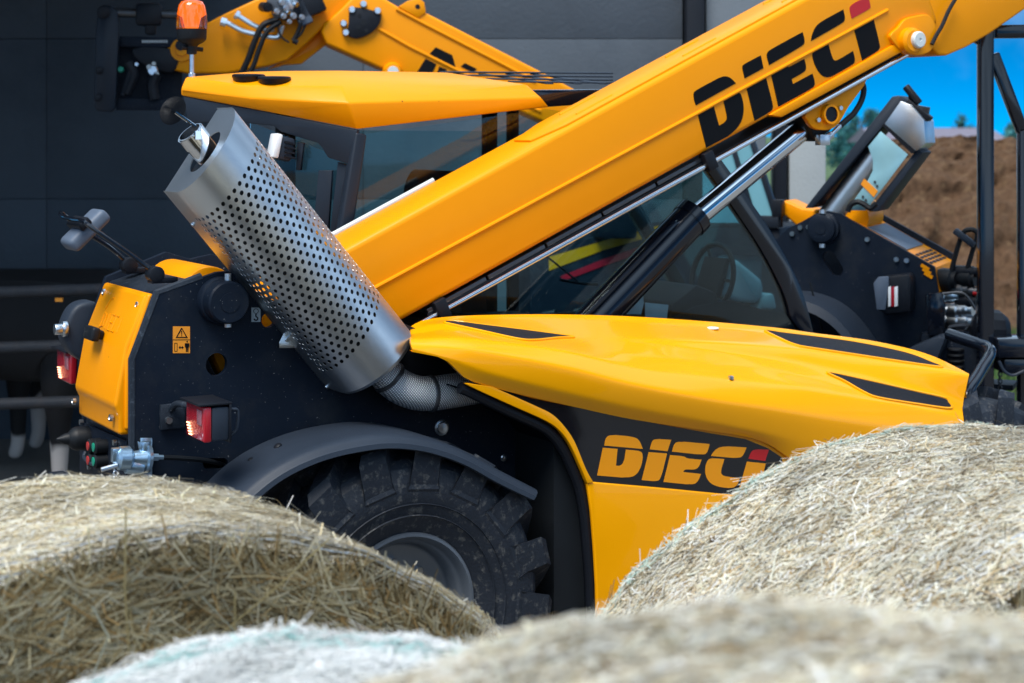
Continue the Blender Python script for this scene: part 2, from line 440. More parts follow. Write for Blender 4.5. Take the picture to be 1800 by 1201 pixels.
BARN_Y = 13.2
barn = thing('barn', 'grey concrete panel barn wall behind the telehandlers', 'barn', (0, BARN_Y, 0))
def barn_panels():
    xs = [-8.6, -6.1, -3.6, -1.15, 1.32]
    zs = [0.0, 1.32, 1.86, 3.10, 4.4]
    for i in range(len(xs) - 1):
        for k in range(len(zs) - 1):
            g = G(); g.box(((xs[i] + xs[i + 1]) / 2, 0.06 + 0.001 * ((i + k) % 2), (zs[k] + zs[k + 1]) / 2), (xs[i + 1] - xs[i] - 0.004, 0.12, zs[k + 1] - zs[k] - 0.004))
            g.out('concrete_panel', 'concrete', barn, bevel=0.003)
    g = G(); g.box((-3.6, 0.21, 2.2), (10.2, 0.16, 4.4)); g.out('backing_wall', 'concrete', barn)
    g = G(); g.box((1.40, -0.02, 2.2), (0.14, 0.34, 4.4)); g.out('steel_column', 'plastic_dark', barn, bevel=0.01)
    g = G(); g.box((1.72, 0.05, 2.2), (0.46, 0.30, 4.4)); g.out('concrete_pillar', 'concrete_mid', barn, bevel=0.01)
    g = G(); g.box((2.06, -0.02, 2.2), (0.10, 0.20, 4.4)); g.out('downpipe', 'plastic_dark', barn, bevel=0.02)
    g = G(); g.box((2.27, 0.05, 2.2), (0.28, 0.30, 4.4)); g.out('concrete_pillar', 'concrete_light', barn, bevel=0.01)
    g = G(); g.box((-6.2, -2.1, 3.75), (8.4, 5.2, 0.10)); g.out('roof', 'shade_roof_sheet', barn)  # roof out of view, added to shade the left bay
    for x in (-9.6, -2.2):
        g = G(); g.box((x, -4.7, 1.85), (0.2, 0.2, 3.7)); g.out('roof_post', 'rail', barn) if x < -5 else None
    g = G(); g.box((-9.9, -2.2, 1.85), (0.2, 5.4, 3.7)); g.out('shade_side_wall', 'concrete', barn)  # unseen wall, added to deepen the shade in the stall
barn_panels()

# ------------------------------------------------------------------ main telehandler
M = Fr(-0.376, 6.2, 30)
T = thing('telehandler', 'large yellow and black telehandler with perforated silver exhaust, nearest of the three', 'telehandler', (M.x0, M.y0, 0), M.a)
WP = 0.42                                           # near chassis plate

# --- chassis
plate_px = [(238, 1150), (238, 632), (281, 516), (359, 487), (382, 479), (401, 477), (420, 484), (434, 499), (455, 517), (520, 545), (600, 600), (700, 640), (820, 690), (900, 720), (990, 780), (1035, 850), (1052, 1150)]
def slot(c0, c1, r, w, n=10):
    a = M.w(*c0, w); b = M.w(*c1, w); d = (b - a).normalized(); nn = Vector((-d.z, 0, d.x))
    pts = []
    for k in range(n + 1):
        t = math.pi / 2 - math.pi * k / n
        pts.append(b + d * (r * math.cos(t)) + nn * (r * math.sin(t)))
    for k in range(n + 1):
        t = math.pi * 1.5 - math.pi * k / n
        pts.append(a + d * (r * math.cos(t)) + nn * (r * math.sin(t)))
    return pts
sp = holed_plate('side_plate', 'black_frame', T, M.W(plate_px, WP),
            [circ(M.w(381, 641, WP), 0.042, 28), slot((366, 815), (392, 815), 0.02, WP), circ(M.w(472, 563, WP), 0.028, 20)], (0, 0.028, 0))
far_w = 1.08
fp = [M.w(x, y, WP) for x, y in [(238, 1150), (238, 632), (281, 510)]] + [M.w(x, y, WP) for x, y in [(359, 477), (395, 462), (440, 476), (480, 466), (520, 480), (560, 530), (990, 780), (1052, 1150)]]
G().prism([Vector((p.x, far_w, p.z)) for p in fp], (0, 0.028, 0)).out('side_plate', 'black_frame', T, bevel=0.004)
# rear body closing the chassis between the plates
rb = [M.w(x, y, WP) for x, y in [(242, 1150), (242, 634), (285, 519), (362, 492), (372, 560), (300, 640), (300, 1150)]]
G().prism([Vector((p.x, WP + 0.03, p.z)) for p in rb], (0, far_w - WP - 0.032, 0)).out('rear_body', 'black_edge', T, bevel=0.012, seg=3)
# worn bevelled edge along the rear of the near plate
ep = [M.w(x, y, WP) for x, y in [(238, 900), (238, 632), (281, 516), (358, 488)]]
eg = G(); eg.tube([Vector((p.x - 0.004, WP + 0.016, p.z)) for p in ep], 0.018, 8); eg.out('plate_edge', 'black_edge', T)
# low frame and axle
g = G(); pL = M.w(300, 1000, WP); pR = M.w(1650, 900, WP)
g.box(((pL.x + pR.x) / 2, 0.75, 0.52), (pR.x - pL.x, 0.55, 0.32)); g.out('frame_beam', 'black_frame', T, bevel=0.02)
g = G(); g.cyl((0, 0.1, 0.6), (0, 1.4, 0.6), 0.09); g.out('rear_axle', 'black_frame', T)

# --- pivot pin
pc = M.w(386, 528, WP)
g = G(); g.lathe(pc + Vector((0, 0.0, 0)), (0, -1, 0), [(-0.01, 0.088), (0.03, 0.088), (0.038, 0.084), (0.04, 0.080), (0.05, 0.078), (0.098, 0.078), (0.106, 0.072), (0.106, 0.036), (0.109, 0.036), (0.109, 0.0)], 40, caps=False)
pin = g.out('pivot_pin', 'black_frame', T)
for dz, zz in ((0.072, 0.1), (-0.082, 0.1)):
    g = G(); g.cyl(pc + Vector((0.012, -0.055, dz)), pc + Vector((0.012, -0.055, dz + 0.03 * (1 if dz > 0 else -0.4))), 0.013, 10); g.out('grease_nipple', 'zinc', pin)
g = G(); g.cyl((pc.x + 0.01, 0.55, pc.z + 0.01), (pc.x + 0.01, 1.0, pc.z + 0.01), 0.105, 40); g.out('boom_foot', 'yellow', T, bevel=0.01)
# yellow compensating strut seen through the round hole, and the bracket behind the exhaust
g = G(); g.prism(M.W([(345, 560), (372, 560), (440, 700), (410, 700)], 0.60), (0, 0.1, 0)); g.out('strut', 'yellow', T, bevel=0.008)
g = G(); g.prism(M.W([(372, 419), (383, 417), (398, 432), (409, 456), (414, 478), (408, 474)], 0.50), (0, 0.02, 0)); g.out('exhaust_bracket', 'yellow', T, bevel=0.004)

# --- yellow rear cover
def rear_cover():
    base = [M.w(x, y, 0.48) for x, y in [(262, 517), (223, 633), (222, 757)]]
    inn = [p + Vector((0.02, 0, 0)) for p in base]
    g = G(); g.prism([Vector((p.x - 0.004, 0.48, p.z)) for p in base] + [Vector((p.x, 0.48, p.z)) for p in reversed(inn)], (0, 0.55, 0))
    cov = g.out('rear_cover', 'yellow', T, bevel=0.012, seg=3)
    pr = [M.w(x, y, 0.52) for x, y in [(252, 516), (216, 608), (197, 712), (205, 728), (205, 764)]]
    pin_ = [pr[4] + Vector((0.06, 0, 0)), M.w(216, 632, 0.52) + Vector((0.05, 0, 0)), pr[0] + Vector((0.05, 0, -0.03))]
    g = G(); g.prism([Vector((p.x, 0.492, p.z)) for p in pr + pin_], (0, 0.522, 0)); g.out('cover_panel', 'yellow', cov, bevel=0.014, seg=4)
    # knob
    f0, f1 = pr[1], pr[2]; d = (f1 - f0).normalized(); n = Vector((-d.z, 0, d.x)).normalized()
    if n.x > 0: n = -n
    mk = Matrix((Vector((0, 1, 0)), d, n)).transposed()
    kc = f0 + d * -0.012; kc = Vector((kc.x, 0.80, kc.z))
    g = G(); g.box(kc + n * 0.012, (0.075, 0.035, 0.03), mk); g.box(kc + n * 0.036, (0.115, 0.052, 0.034), mk); g.out('knob', 'rubber_clean', cov, bevel=0.010, seg=3)
    # screws
    for x, y, w in ((181, 514, 0.97), (240, 537, 0.545), (128, 706, 0.97), (193, 735, 0.545)):
        p = M.w(x, y, w) if y < 600 else M.w(x, y, w)
        g = G(); g.lathe(p + Vector((0.01, 0, 0)), (-1, 0, 0.1), [(0, 0.013), (0.012, 0.013), (0.013, 0.008), (0.006, 0.005), (0.006, 0)], 12, caps=False); g.out('screw', 'zinc', cov)
    # raised lettering on the cover
    q0, q1 = pr[0], pr[1]; d = (q1 - q0).normalized(); n = Vector((-d.z, 0, d.x)).normalized()
    if n.x > 0: n = -n
    strokes = {'D': [[(0, 0), (0, 1)], [(0, 1), (.7, .85), (.7, .15), (0, 0)]], 'I': [[(.35, 0), (.35, 1)]],
               'E': [[(.7, 0), (0, 0), (0, 1), (.7, 1)], [(0, .5), (.6, .5)]], 'C': [[(.7, 0), (0, 0), (0, 1), (.7, 1)]]}
    def emb(t, w, h=0.002):
        p = q0 + d * t; return Vector((p.x, w, p.z)) + n * h
    for i, ch in enumerate('DIECI'):
        g = G()
        for st in strokes[ch]:
            g.tube([emb(0.165 - 0.06 * b, 0.86 - (i + a) * 0.050, 0.0) for a, b in st], 0.0042, 6)
        g.out('letter', 'yellow', cov)
    g = G(); g.tube([emb(0.095, 0.875, 0), emb(0.05, 0.85, 0), emb(0.045, 0.82, 0)], 0.0042, 6); g.out('emblem', 'yellow', cov)
rear_cover()

# --- light bracket folded over the rear
def light_bracket():
    br = sub('light_bracket', T)
    A = [(M.w(x, y, w)) for x, y, w in [(286, 490, .52), (240, 455, .53), (190, 420, .55), (158, 398, .57), (146, 389, .62), (128, 386, .75), (110, 380, .88), (106, 375, .95), (112, 378, 1.0), (150, 408, 1.0), (190, 433, 1.0), (226, 463, 1.0)]]
    g = G(); g.tube(sm(A, 5), 0.0085, 10); g.out('rod', 'black_gloss', br)
    for x, y, w in ((272, 482, .52), (226, 466, 1.0)):
        p = M.w(x, y, w); g = G(); g.cyl(p + Vector((0, -0.03, 0)), p + Vector((0, 0.03, 0)), 0.030, 18); g.box(p + Vector((0.03, 0, -0.022)), (0.10, 0.055, 0.022)); g.out('hinge', 'plastic_dark', br, bevel=0.004)
    c = M.w(150, 404, .80); ax = (M.w(182, 377, .80) - M.w(124, 434, .80)).normalized()
    b = ax.cross(Vector((0, 1, 0))).normalized(); mm = Matrix((ax, Vector((0, 1, 0)), b)).transposed()
    g = G(); g.box(c, (0.185, 0.14, 0.058), mm); lb = g.out('lamp_block', 'plastic_grey', br, bevel=0.02, seg=4)
    g = G(); g.box(c + b * 0.035, (0.05, 0.17, 0.03), mm); g.out('clamp', 'plastic_dark', br, bevel=0.006)
light_bracket()

# --- round cover on the far side, with its bolt
p = M.w(140, 578, 1.12)
g = G(); g.prism(sm([M.w(x, y, 1.12) for x, y in [(113, 590), (122, 555), (140, 535), (170, 532), (190, 560), (190, 620), (160, 640), (128, 622)]], 5, True), (0, 0.12, 0)); fc = g.out('side_cover', 'plastic', T, bevel=0.02, seg=3)
q = M.w(118, 578, 1.13); g = G(); g.cyl(q, q + Vector((-0.05, -0.0, 0)), 0.022, 14); g.cyl(q, q + Vector((-0.02, 0, 0)), 0.032, 14); g.out('bolt', 'zinc', fc, bevel=0.003)

# --- tail lamps
def tail_lamp(px_tr, px_br, w0, w1, depth, name='tail_lamp'):
    a = M.w(*px_tr, w0); b = M.w(*px_br, w0); h = a.z - b.z; u0 = a.x
    zc = (a.z + b.z) / 2
    L = sub(name, T)
    g = G(); g.box((u0 + 0.012 + depth / 2, (w0 + w1) / 2, zc), (depth, w1 - w0, h * 0.94)); g.out('housing', 'plastic', L, bevel=0.006)
    g = G(); g.prism([Vector((u0 + 0.012, w0, zc - h / 2)), Vector((u0 + 0.012, w1, zc - h / 2)), Vector((u0 + 0.012, w1, zc + h / 2)), Vector((u0 + 0.012, w0, zc + h / 2))], (-0.03, 0, 0)); g.out('lens', 'red_lens', L, bevel=0.008, seg=3)
    g = G(); g.box((u0 + 0.012 + depth / 2 - 0.02, (w0 + w1) / 2, zc + h / 2 + 0.008), (depth + 0.06, w1 - w0 + 0.012, 0.008)); g.box((u0 + 0.015 + depth, (w0 + w1) / 2, zc), (0.008, w1 - w0 + 0.012, h + 0.012)); g.out('shroud', 'plastic_dark', L, bevel=0.002)
    ww = w1 - w0
    g = G()
    for k in range(5):
        z0 = zc - h * 0.40 + k * h * 0.075
        g.box((u0 - 0.0195, w1 - ww * (0.16 + 0.03 * (4 - k)), z0), (0.004, ww * 0.16, h * 0.035))
    g.out('bulb_glow', 'lamp_glow', L, bevel=0.001)
    g = G(); g.box((u0 - 0.0195, w0 + ww * 0.22, zc + h * 0.18), (0.004, ww * 0.24, h * 0.42)); g.out('reflector', 'red_reflector', L, bevel=0.001)
    return L, u0, zc, h
L1, lu, lz, lh = tail_lamp((367, 716), (366, 779), 0.05, 0.235, 0.062)
g = G(); g.tube(sm([(lu + 0.05, 0.235, lz + 0.02), (lu + 0.02, 0.30, lz + 0.03), (lu - 0.01, 0.36, lz + 0.03), (lu - 0.02, 0.42, lz - 0.01)], 5), 0.013, 8)
g.box((lu - 0.01, 0.405, lz - 0.02), (0.09, 0.02, 0.09)); g.out('bracket', 'black_edge', L1, bevel=0.004)
g = G(); g.cyl((lu - 0.03, 0.40, lz - 0.03), (lu - 0.03, 0.375, lz - 0.03), 0.012, 10); g.out('bolt', 'zinc', L1)
g = G(); g.tube(sm([(lu + 0.10, 0.10, lz + 0.04), (lu + 0.125, 0.10, lz + 0.03), (lu + 0.12, 0.10, lz - 0.03), (lu + 0.10, 0.10, lz - 0.05)], 5), 0.006, 8); g.out('cable', 'plastic', L1)
tail_lamp((131, 622), (131, 676), 1.30, 1.50, 0.06)

# --- stickers
def sticker():
    w = WP - 0.0015
    st = sub('warning_sticker', T)
    P = lambda x, y: M.w(x, y, w)
    g = G(); g.prism([P(304, 574), P(334, 574), P(334, 621), P(304, 621)], (0, 0.0012, 0)); g.out('sticker_base', 'sticker_orange', st)
    def blk(loops):
        g = G()
        for lo in loops:
            g.prism([M.w(x, y, w - 0.0008) for x, y in lo], (0, 0.0006, 0))
        g.out('symbol', 'black_decal', st)
    blk([[(318.5, 576.5), (320, 576.5), (330, 594), (328, 594.4)], [(318.5, 576.5), (319.6, 579), (311.5, 592.6), (309, 594)], [(309, 594.2), (330, 594.2), (328.5, 592.4), (310.5, 592.4)], [(318.4, 582), (320.2, 582), (319.8, 588.5), (318.8, 588.5)], [(318.5, 589.6), (320.1, 589.6), (320.1, 591.2), (318.5, 591.2)]])
    blk([[(304, 597), (334, 597), (334, 598), (304, 598)]])
    blk([[(306.5, 603), (307.3, 603), (307.3, 618), (306.5, 618)], [(311, 603), (311.8, 603), (311.8, 618), (311, 618)], [(306.5, 603), (311.8, 603), (311.8, 603.8), (306.5, 603.8)], [(306.5, 617.2), (311.8, 617.2), (311.8, 618), (306.5, 618)]])
    blk([[(314, 611), (317, 608), (317, 610.2), (320, 610.2), (320, 608), (323, 611), (320, 614), (320, 611.8), (317, 611.8), (317, 614)]])
    blk([[(328, 599.5), (330, 599.5), (330.3, 601.2), (329, 602.4), (327.7, 601.2)], [(325, 603.5), (333, 603.5), (333, 611), (331.8, 611), (331.5, 605.5), (331.2, 619), (329.4, 619), (329.2, 612), (328.8, 612), (328.6, 619), (326.8, 619), (326.5, 605.5), (326.2, 611), (325, 611)]])
    hk = sub('hook_sticker', T)
    g = G(); g.prism([P(442, 541), (P(455, 541)), P(458, 544), P(458, 566), P(442, 566)], (0, 0.0012, 0)); g.out('sticker_base', 'sticker_grey', hk)
    g = G(); g.tube([M.w(450 + 4.2 * math.cos(t), 547 + 4.2 * math.sin(t), w - 0.001) for t in np.linspace(0, 6.28, 17)], 0.0012, 5)
    g.tube(sm([M.w(x, y, w - 0.001) for x, y in [(450, 552), (450, 556), (453, 559), (452, 562.5), (448.5, 563), (446.5, 560.5)]], 4), 0.0024, 6); g.out('symbol', 'black_decal', hk)
sticker()

mat('silencer', (0.05, 0.055, 0.062), 0.5, metal=0.7, var=0.4, vscale=25)
# --- exhaust: perforated shield over the silencer
def exhaust():
    ex = sub('exhaust', T)
    wc = 0.30; rad = 0.175
    top = M.w(357, 263, wc); bot = M.w(655, 632, wc)
    ax = (bot - top); L = ax.length; ax.normalize()
    up = Vector((-ax.z, 0, ax.x)).normalized()
    if up.z < 0: up = -up
    out_ = Vector((0, -1, 0))
    # section: flat, half round, flat ; param s in metres
    back = 0.135; arc = math.pi * rad; S = back * 2 + arc
    def sec(s):
        if s < back:
            return up * rad - out_ * (back - s)
        if s > back + arc:
            return -up * rad - out_ * (s - back - arc)
        t = (s - back) / rad
        return up * (rad * math.cos(t)) + out_ * (rad * math.sin(t))
    # plain ends and perforated middle
    g = G()
    a0, a1 = 0.118, L - 0.155
    sN = 60
    svals = [S * k / sN for k in range(sN + 1)]
    def cut(v): return -0.05 * v.dot(up) / rad              # the top end is cut on the slant
    def P(a, s):
        q = sec(s)
        return top + ax * (a + (cut(q) if a < L - 0.01 else 0.0)) + q
    pitch = 0.0295; rows = int(round((a1 - a0) / (pitch * 0.9))); dr = (a1 - a0) / rows
    s0, s1 = 0.02, S - 0.10
    cols = int((s1 - s0) / pitch); dc = (s1 - s0) / cols; hr = 0.0079
    svals = [0.0] + [s0 + dc * 0.5 * k for k in range(2 * cols + 1)] + [S - 0.03, S]
    for r in range(rows):
        aa = a0 + dr * r; off = 0.5 * dc if r % 2 else 0.0
        n = cols - (1 if r % 2 else 0)
        for c in range(n):
            cs = s0 + off + dc * (c + 0.5); ca = aa + dr / 2
            inner = [P(ca + hr * math.sin(math.pi * k / 8), cs + hr * math.cos(math.pi * k / 8)) for k in range(16)]
            outer = [P(ca + oy * dr / 2, cs + ox * dc / 2) for ox, oy in ((1, 0), (1, 1), (0, 1), (-1, 1), (-1, 0), (-1, -1), (0, -1), (1, -1))]
            g.add(inner + outer, [(16 + k, 16 + (k + 1) % 8, (2 * k + 2) % 16, 2 * k + 1, 2 * k) for k in range(8)])
        def strip(ss):
            g.grid([[P(aa, s) for s in ss], [P(aa + dr / 2, s) for s in ss], [P(aa + dr, s) for s in ss]])
        strip([0.0, s0]); strip([s1, S - 0.03, S])
        if r % 2:
            strip([s0, s0 + dc / 2]); strip([s1 - dc / 2, s1])
    g.grid([[P(a, s) for s in svals] for a in (0.0, 0.004, a0)])
    g.grid([[P(a, s) for s in svals] for a in (a1, L - 0.004, L)])
    # rolled bottom end
    g.grid([[P(L, s) for s in svals], [top + ax * (L + 0.014) + sec(s) * 0.95 for s in svals], [top + ax * (L + 0.014) + sec(s) * 0.45 for s in svals]])
    sh = g.out('heat_shield', 'stainless', ex, recalc=False, merge=True, solid=0.0015, angle=22)
    # end cap with the outlet hole
    capo = [top + ax * (0.004 + cut(sec(s) * 0.992)) + sec(s) * 0.992 for s in [S * k / 40 for k in range(41)]]
    hole = circ(top + ax * 0.004 - up * 0.005 + out_ * 0.02, 0.084, 28, up, out_)
    hole = [h + ax * cut(h - top) for h in hole]
    holed_plate('end_cap', 'stainless', ex, capo, [hole], ax * 0.004)
    # rivets and straps
    for a, s in ((0.16, S - 0.03), (0.16, 0.06), (L - 0.06, S - 0.03)):
        p = P(a, s); nrm = (sec(s)).normalized() if s < S - 0.05 else -up
        g = G(); g.cyl(p, p + nrm * 0.008, 0.009, 10); g.out('rivet', 'zinc', ex, bevel=0.002)
    # silencer inside
    g = G(); g.lathe(top, ax, [(0.03, 0.05), (0.06, 0.13), (L - 0.05, 0.13), (L - 0.01, 0.07)], 32); g.out('silencer', 'silencer', ex)
    # tailpipe, clamp and rain cap
    tp0 = top - up * 0.005 + out_ * 0.02 + ax * 0.06
    dirp = (-ax + out_ * 0.10 + up * -0.02).normalized()
    e = tp0 + dirp * 0.150
    g = G(); g.lathe(tp0, dirp, [(0, 0.047), (0.15, 0.047), (0.15, 0.043), (0.05, 0.043)], 28, caps=False); g.out('tailpipe', 'chrome', ex)
    g = G(); g.lathe(tp0, dirp, [(0.10, 0.048), (0.10, 0.052), (0.146, 0.052), (0.146, 0.048)], 28, caps=False); g.box(tp0 + dirp * 0.135 + out_ * 0.062, (0.022, 0.016, 0.03)); cl = g.out('clamp', 'chrome', ex)
    g = G(); g.lathe(tp0, dirp, [(0.10, 0.0428), (0.10, 0.0)], 20, caps=False); g.out('pipe_bore', 'rubber_clean', ex)
    rc = M.w(303, 194, wc - 0.02)
    nrm = (M.w(318, 216, wc - 0.02) - rc).normalized() * 0.45 + out_ * 0.9; nrm.normalize()
    g = G(); g.lathe(rc, nrm, [(-0.012, 0.0), (-0.010, 0.03), (0, 0.052), (0.004, 0.054), (0.004, 0.050), (-0.006, 0.028), (-0.008, 0)], 32, caps=False); rcap = g.out('rain_cap', 'plastic_dark', ex)
    g = G(); g.tube([rc, rc + nrm * 0.02, e + up * 0.03 + dirp * 0.0], 0.006, 8); g.out('rain_cap_arm', 'chrome', ex)
    # mesh wrapped elbow
    E = sm([M.w(x, y, w) for x, y, w in [(640, 610, .30), (668, 645, .29), (692, 672, .27), (722, 688, .25), (755, 692, .24), (800, 686, .24), (860, 676, .26)]], 5)
    g = G(); g.tube(E, 0.066, 28); el = g.out('elbow_pipe', 'woven', ex)
    for x, y, w, x2, y2 in ((684, 664, .277, 696, 677), (757, 692, .24, 770, 691)):
        c = M.w(x, y, w); d = (M.w(x2, y2, w) - c).normalized()
        g = G(); g.lathe(c, d, [(-0.010, 0.066), (-0.006, 0.071), (0.006, 0.071), (0.010, 0.066)], 28, caps=False); g.out('weld_band', 'steel_dark', ex)
    # brackets
    g = G(); g.prism(M.W([(491, 612), (491, 602), (503, 578), (514, 575), (540, 612)], WP - 0.03), (0, 0.004, 0)); g.out('mount_plate', 'zinc', ex, bevel=0.001)
    p = M.w(505, 597, WP - 0.032); g = G(); g.cyl(p, p + Vector((0, -0.012, 0)), 0.010, 8); g.out('bolt', 'zinc', ex)
    g = G(); g.prism(M.W([(575, 655), (582, 655), (606, 672), (595, 682), (588, 680)], WP - 0.05), (0, 0.004, 0)); g.out('mount_plate', 'zinc', ex, bevel=0.001)
exhaust()

# --- wheels and fenders
def wheel(parent, c, Rr=0.6, wd=0.38, lugs=16, yaw=0):
    W = sub('wheel', parent)
    k = Rr / 0.6
    prof = [(0.075, 0.252), (0.055, 0.266), (0.03, 0.315), (0.008, 0.38), (0.0, 0.425), (0.006, 0.47), (0.022, 0.51), (0.05, 0.535), (0.12, 0.552), (0.19, 0.556)]
    prof = prof + [(0.38 - a, b) for a, b in reversed(prof[:-1])]
    prof = [(a, b * k) for a, b in prof]
    g = G(); g.lathe(c, (0, 1, 0), prof, 64, caps=False)
    # fine moulded rings on the sidewall
    for rr in (0.395, 0.352):
        g.lathe(c + Vector((0, 0.0, 0)), (0, 1, 0), [(0.004 + (0.425 - rr) * 0.14, rr - 0.003), (-0.002 + (0.425 - rr) * 0.14, rr), (0.004 + (0.425 - rr) * 0.14, rr + 0.003)], 64, caps=False)
    st = [(0.001, 0.43, 0.452, 0.13), (-0.004, 0.44, 0.475, 0.125), (0.008, 0.48, 0.572, 0.10), (0.030, 0.50, 0.598, 0.090), (0.10, 0.53, 0.603, 0.075), (0.205, 0.54, 0.604, 0.065)]
    for side in (0, 1):
        for i in range(lugs):
            ph0 = 2 * math.pi * (i + 0.5 * side + 0.27) / lugs
            rows = []
            for w, ri, ro, hw in st:
                ph = ph0 + (w * 1.75 if side == 0 else w * 1.75)
                ww = w if side == 0 else 0.38 - w
                ring = []
                for r_, s_ in ((ri, -1.12), (ro, -0.92), (ro, 0.92), (ri, 1.12)):
                    a = ph + s_ * hw
                    ring.append(c + Vector((math.sin(a) * r_ * k, ww, math.cos(a) * r_ * k)))
                rows.append(ring)
            o = len(g.v); g.grid(rows, closed=True); n = 4 * len(st)
            g.f.append((o, o + 1, o + 2, o + 3)); g.f.append((o + n - 1, o + n - 2, o + n - 3, o + n - 4))
    g.out('tyre', 'rubber', W, angle=25)
    rp = [(0.050, 0.274), (0.042, 0.270), (0.040, 0.260), (0.052, 0.252), (0.075, 0.246), (0.09, 0.236), (0.10, 0.225), (0.15, 0.22), (0.165, 0.20), (0.17, 0.12), (0.14, 0.10), (0.135, 0.0)]
    g = G(); g.lathe(c, (0, 1, 0), [(a, b * k) for a, b in rp], 56, caps=False); g.out('rim', 'rim', W, angle=50)
    for i in range(8):
        a = 2 * math.pi * i / 8; p = c + Vector((math.cos(a) * 0.15, 0.168, math.sin(a) * 0.15))
        g = G(); g.cyl(p, p + Vector((0, -0.02, 0)), 0.014, 6); g.out('wheel_nut', 'zinc', W)
    return W
wc_ = M.w(724, 1092, 0.04)
wheel(T, Vector((wc_.x, 0.035, 0.62)), Rr=0.62)
wheel(T, Vector((wc_.x, 1.09, 0.605)))
WB = 2.95
wheel(T, Vector((wc_.x + WB, 0.03, 0.605)), lugs=16)
wheel(T, Vector((wc_.x + WB, 1.09, 0.605)), lugs=16)

def fender():
    lip = [(352, 945), (425, 868), (483, 822), (550, 790), (617, 772), (683, 764), (750, 771), (817, 793), (883, 829), (947, 862)]
    P = sm([M.w(x, y, 0.02) for x, y in lip], 6)
    cen = Vector((wc_.x, 0, 0.605))
    def off(d, w):
        out = []
        for p in P:
            v = Vector((p.x - cen.x, 0, p.z - cen.z)).normalized(); out.append(Vector((p.x, w, p.z)) - v * d)
        return out
    rows = [off(0.006, 0.335), off(0.0, 0.32), off(-0.002, 0.20), off(0.0, 0.06), off(0.004, 0.03), off(0.014, 0.012), off(0.026, 0.006), off(0.03, 0.0), off(0.046, -0.004), off(0.05, 0.006), off(0.03, 0.03), off(0.02, 0.30)]
    g = G(); g.grid(rows); fe = g.out('rear_fender', 'plastic', T, angle=38, solid=0.004)
    for x, y, w in ((440, 823, .22), (488, 797, .2), (803, 771, .26), (846, 797, .26)):
        q = M.w(x, y, w); g = G(); v = Vector((q.x - cen.x, 0, q.z - cen.z)).normalized()
        # nearest fender height at that u
        pz = min(P, key=lambda a: abs(a.x - q.x)); b = Vector((q.x, w, pz.z))
        g.lathe(b - v * 0.004, v, [(0, 0.017), (0.008, 0.016), (0.013, 0.009), (0.014, 0)], 14, caps=False); g.out('bolt', 'plastic_dark', fe)
    g = G(); q = M.w(650, 800, 0.3); g.box((q.x, 0.37, q.z), (0.06, 0.1, 0.05)); g.out('fender_mount', 'black_frame', fe)
fender()
# bolts and inner arch panel
for x, y, r in ((776, 752, 0.023), (885, 805, 0.010), (927, 903, 0.012), (993, 898, 0.012), (790, 905, 0.01)):
    p = M.w(x, y, WP); g = G(); g.lathe(p, (0, -1, 0), [(0, r * 1.35), (0.004, r * 1.35), (0.006, r), (0.014, r * 0.9), (0.016, 0)], 14, caps=False); g.out('bolt', 'zinc', T)
g = G(); g.prism(M.W([(905, 893), (1000, 890), (1005, 1000), (1008, 1150), (900, 1150), (880, 960)], WP - 0.006), (0, 0.004, 0)); g.out('arch_panel', 'black_frame', T, bevel=0.001)

# --- engine hood
from mathutils.bvhtree import BVHTree
from mathutils.geometry import delaunay_2d_cdt
HOOD_ROWS = [
 [(722, 574, .40), (745, 563, .46), (800, 556, .50), (900, 553, .50), (1000, 553, .50), (1100, 556, .50), (1200, 562, .50), (1300, 570, .50), (1380, 578, .49), (1427, 585, .47), (1520, 597, .40), (1590, 611, .32), (1637, 625, .24), (1672, 641, .15), (1703, 657, .06)],
 [(722, 577, .37), (748, 567, .42), (805, 561, .46), (900, 560, .46), (1000, 562, .46), (1100, 566, .46), (1200, 573, .46), (1300, 581, .45), (1380, 588, .44), (1427, 594, .42), (1520, 607, .35), (1590, 620, .28), (1637, 633, .20), (1672, 646, .12), (1703, 658, .055)],
 [(722, 581, .33), (760, 571, .35), (820, 567, .35), (900, 574, .33), (1000, 586, .31), (1100, 592, .29), (1250, 600, .27), (1400, 612, .25), (1520, 630, .20), (1620, 646, .13), (1703, 661, .045)],
 [(722, 588, .27), (800, 578, .28), (900, 584, .27), (1000, 594, .26), (1060, 598, .25), (1200, 610, .235), (1400, 637, .20), (1450, 648, .18), (1560, 668, .13), (1650, 690, .08), (1694, 702, .05)],
 [(722, 592, .20), (805, 586, .18), (900, 594, .16), (1000, 607, .15), (1110, 624, .14), (1256, 640, .14), (1400, 660, .13), (1520, 688, .09), (1600, 702, .07), (1692, 722, .04)],
 [(722, 596, .14), (810, 595, .09), (900, 604, .075), (1000, 619, .065), (1110, 645, .06), (1180, 659, .055), (1256, 669, .05), (1360, 679, .05), (1420, 684, .05), (1520, 702, .04), (1590, 714, .035), (1694, 738, .02)],
 [(722, 604, .10), (810, 612, .03), (900, 627, .01), (1000, 648, .0), (1110, 676, -.005), (1256, 704, -.005), (1360, 719, -.005), (1520, 745, -.005), (1697, 770, 0)],
 [(724, 612, .085), (800, 632, .025), (860, 655, .008), (1000, 690, .003), (1110, 715, .003), (1256, 743, .006), (1360, 764, .006), (1520, 800, 0), (1697, 830, .0)],
 [(726, 619, .085), (780, 631, .04), (812, 660, .035), (830, 671, .035), (900, 690, .035), (1000, 713, .035), (1110, 737, .035), (1256, 759, .035), (1310, 768, .035), (1350, 781, .035), (1388, 806, .033), (1430, 838, .03), (1520, 860, .02), (1697, 900, .02)],
]
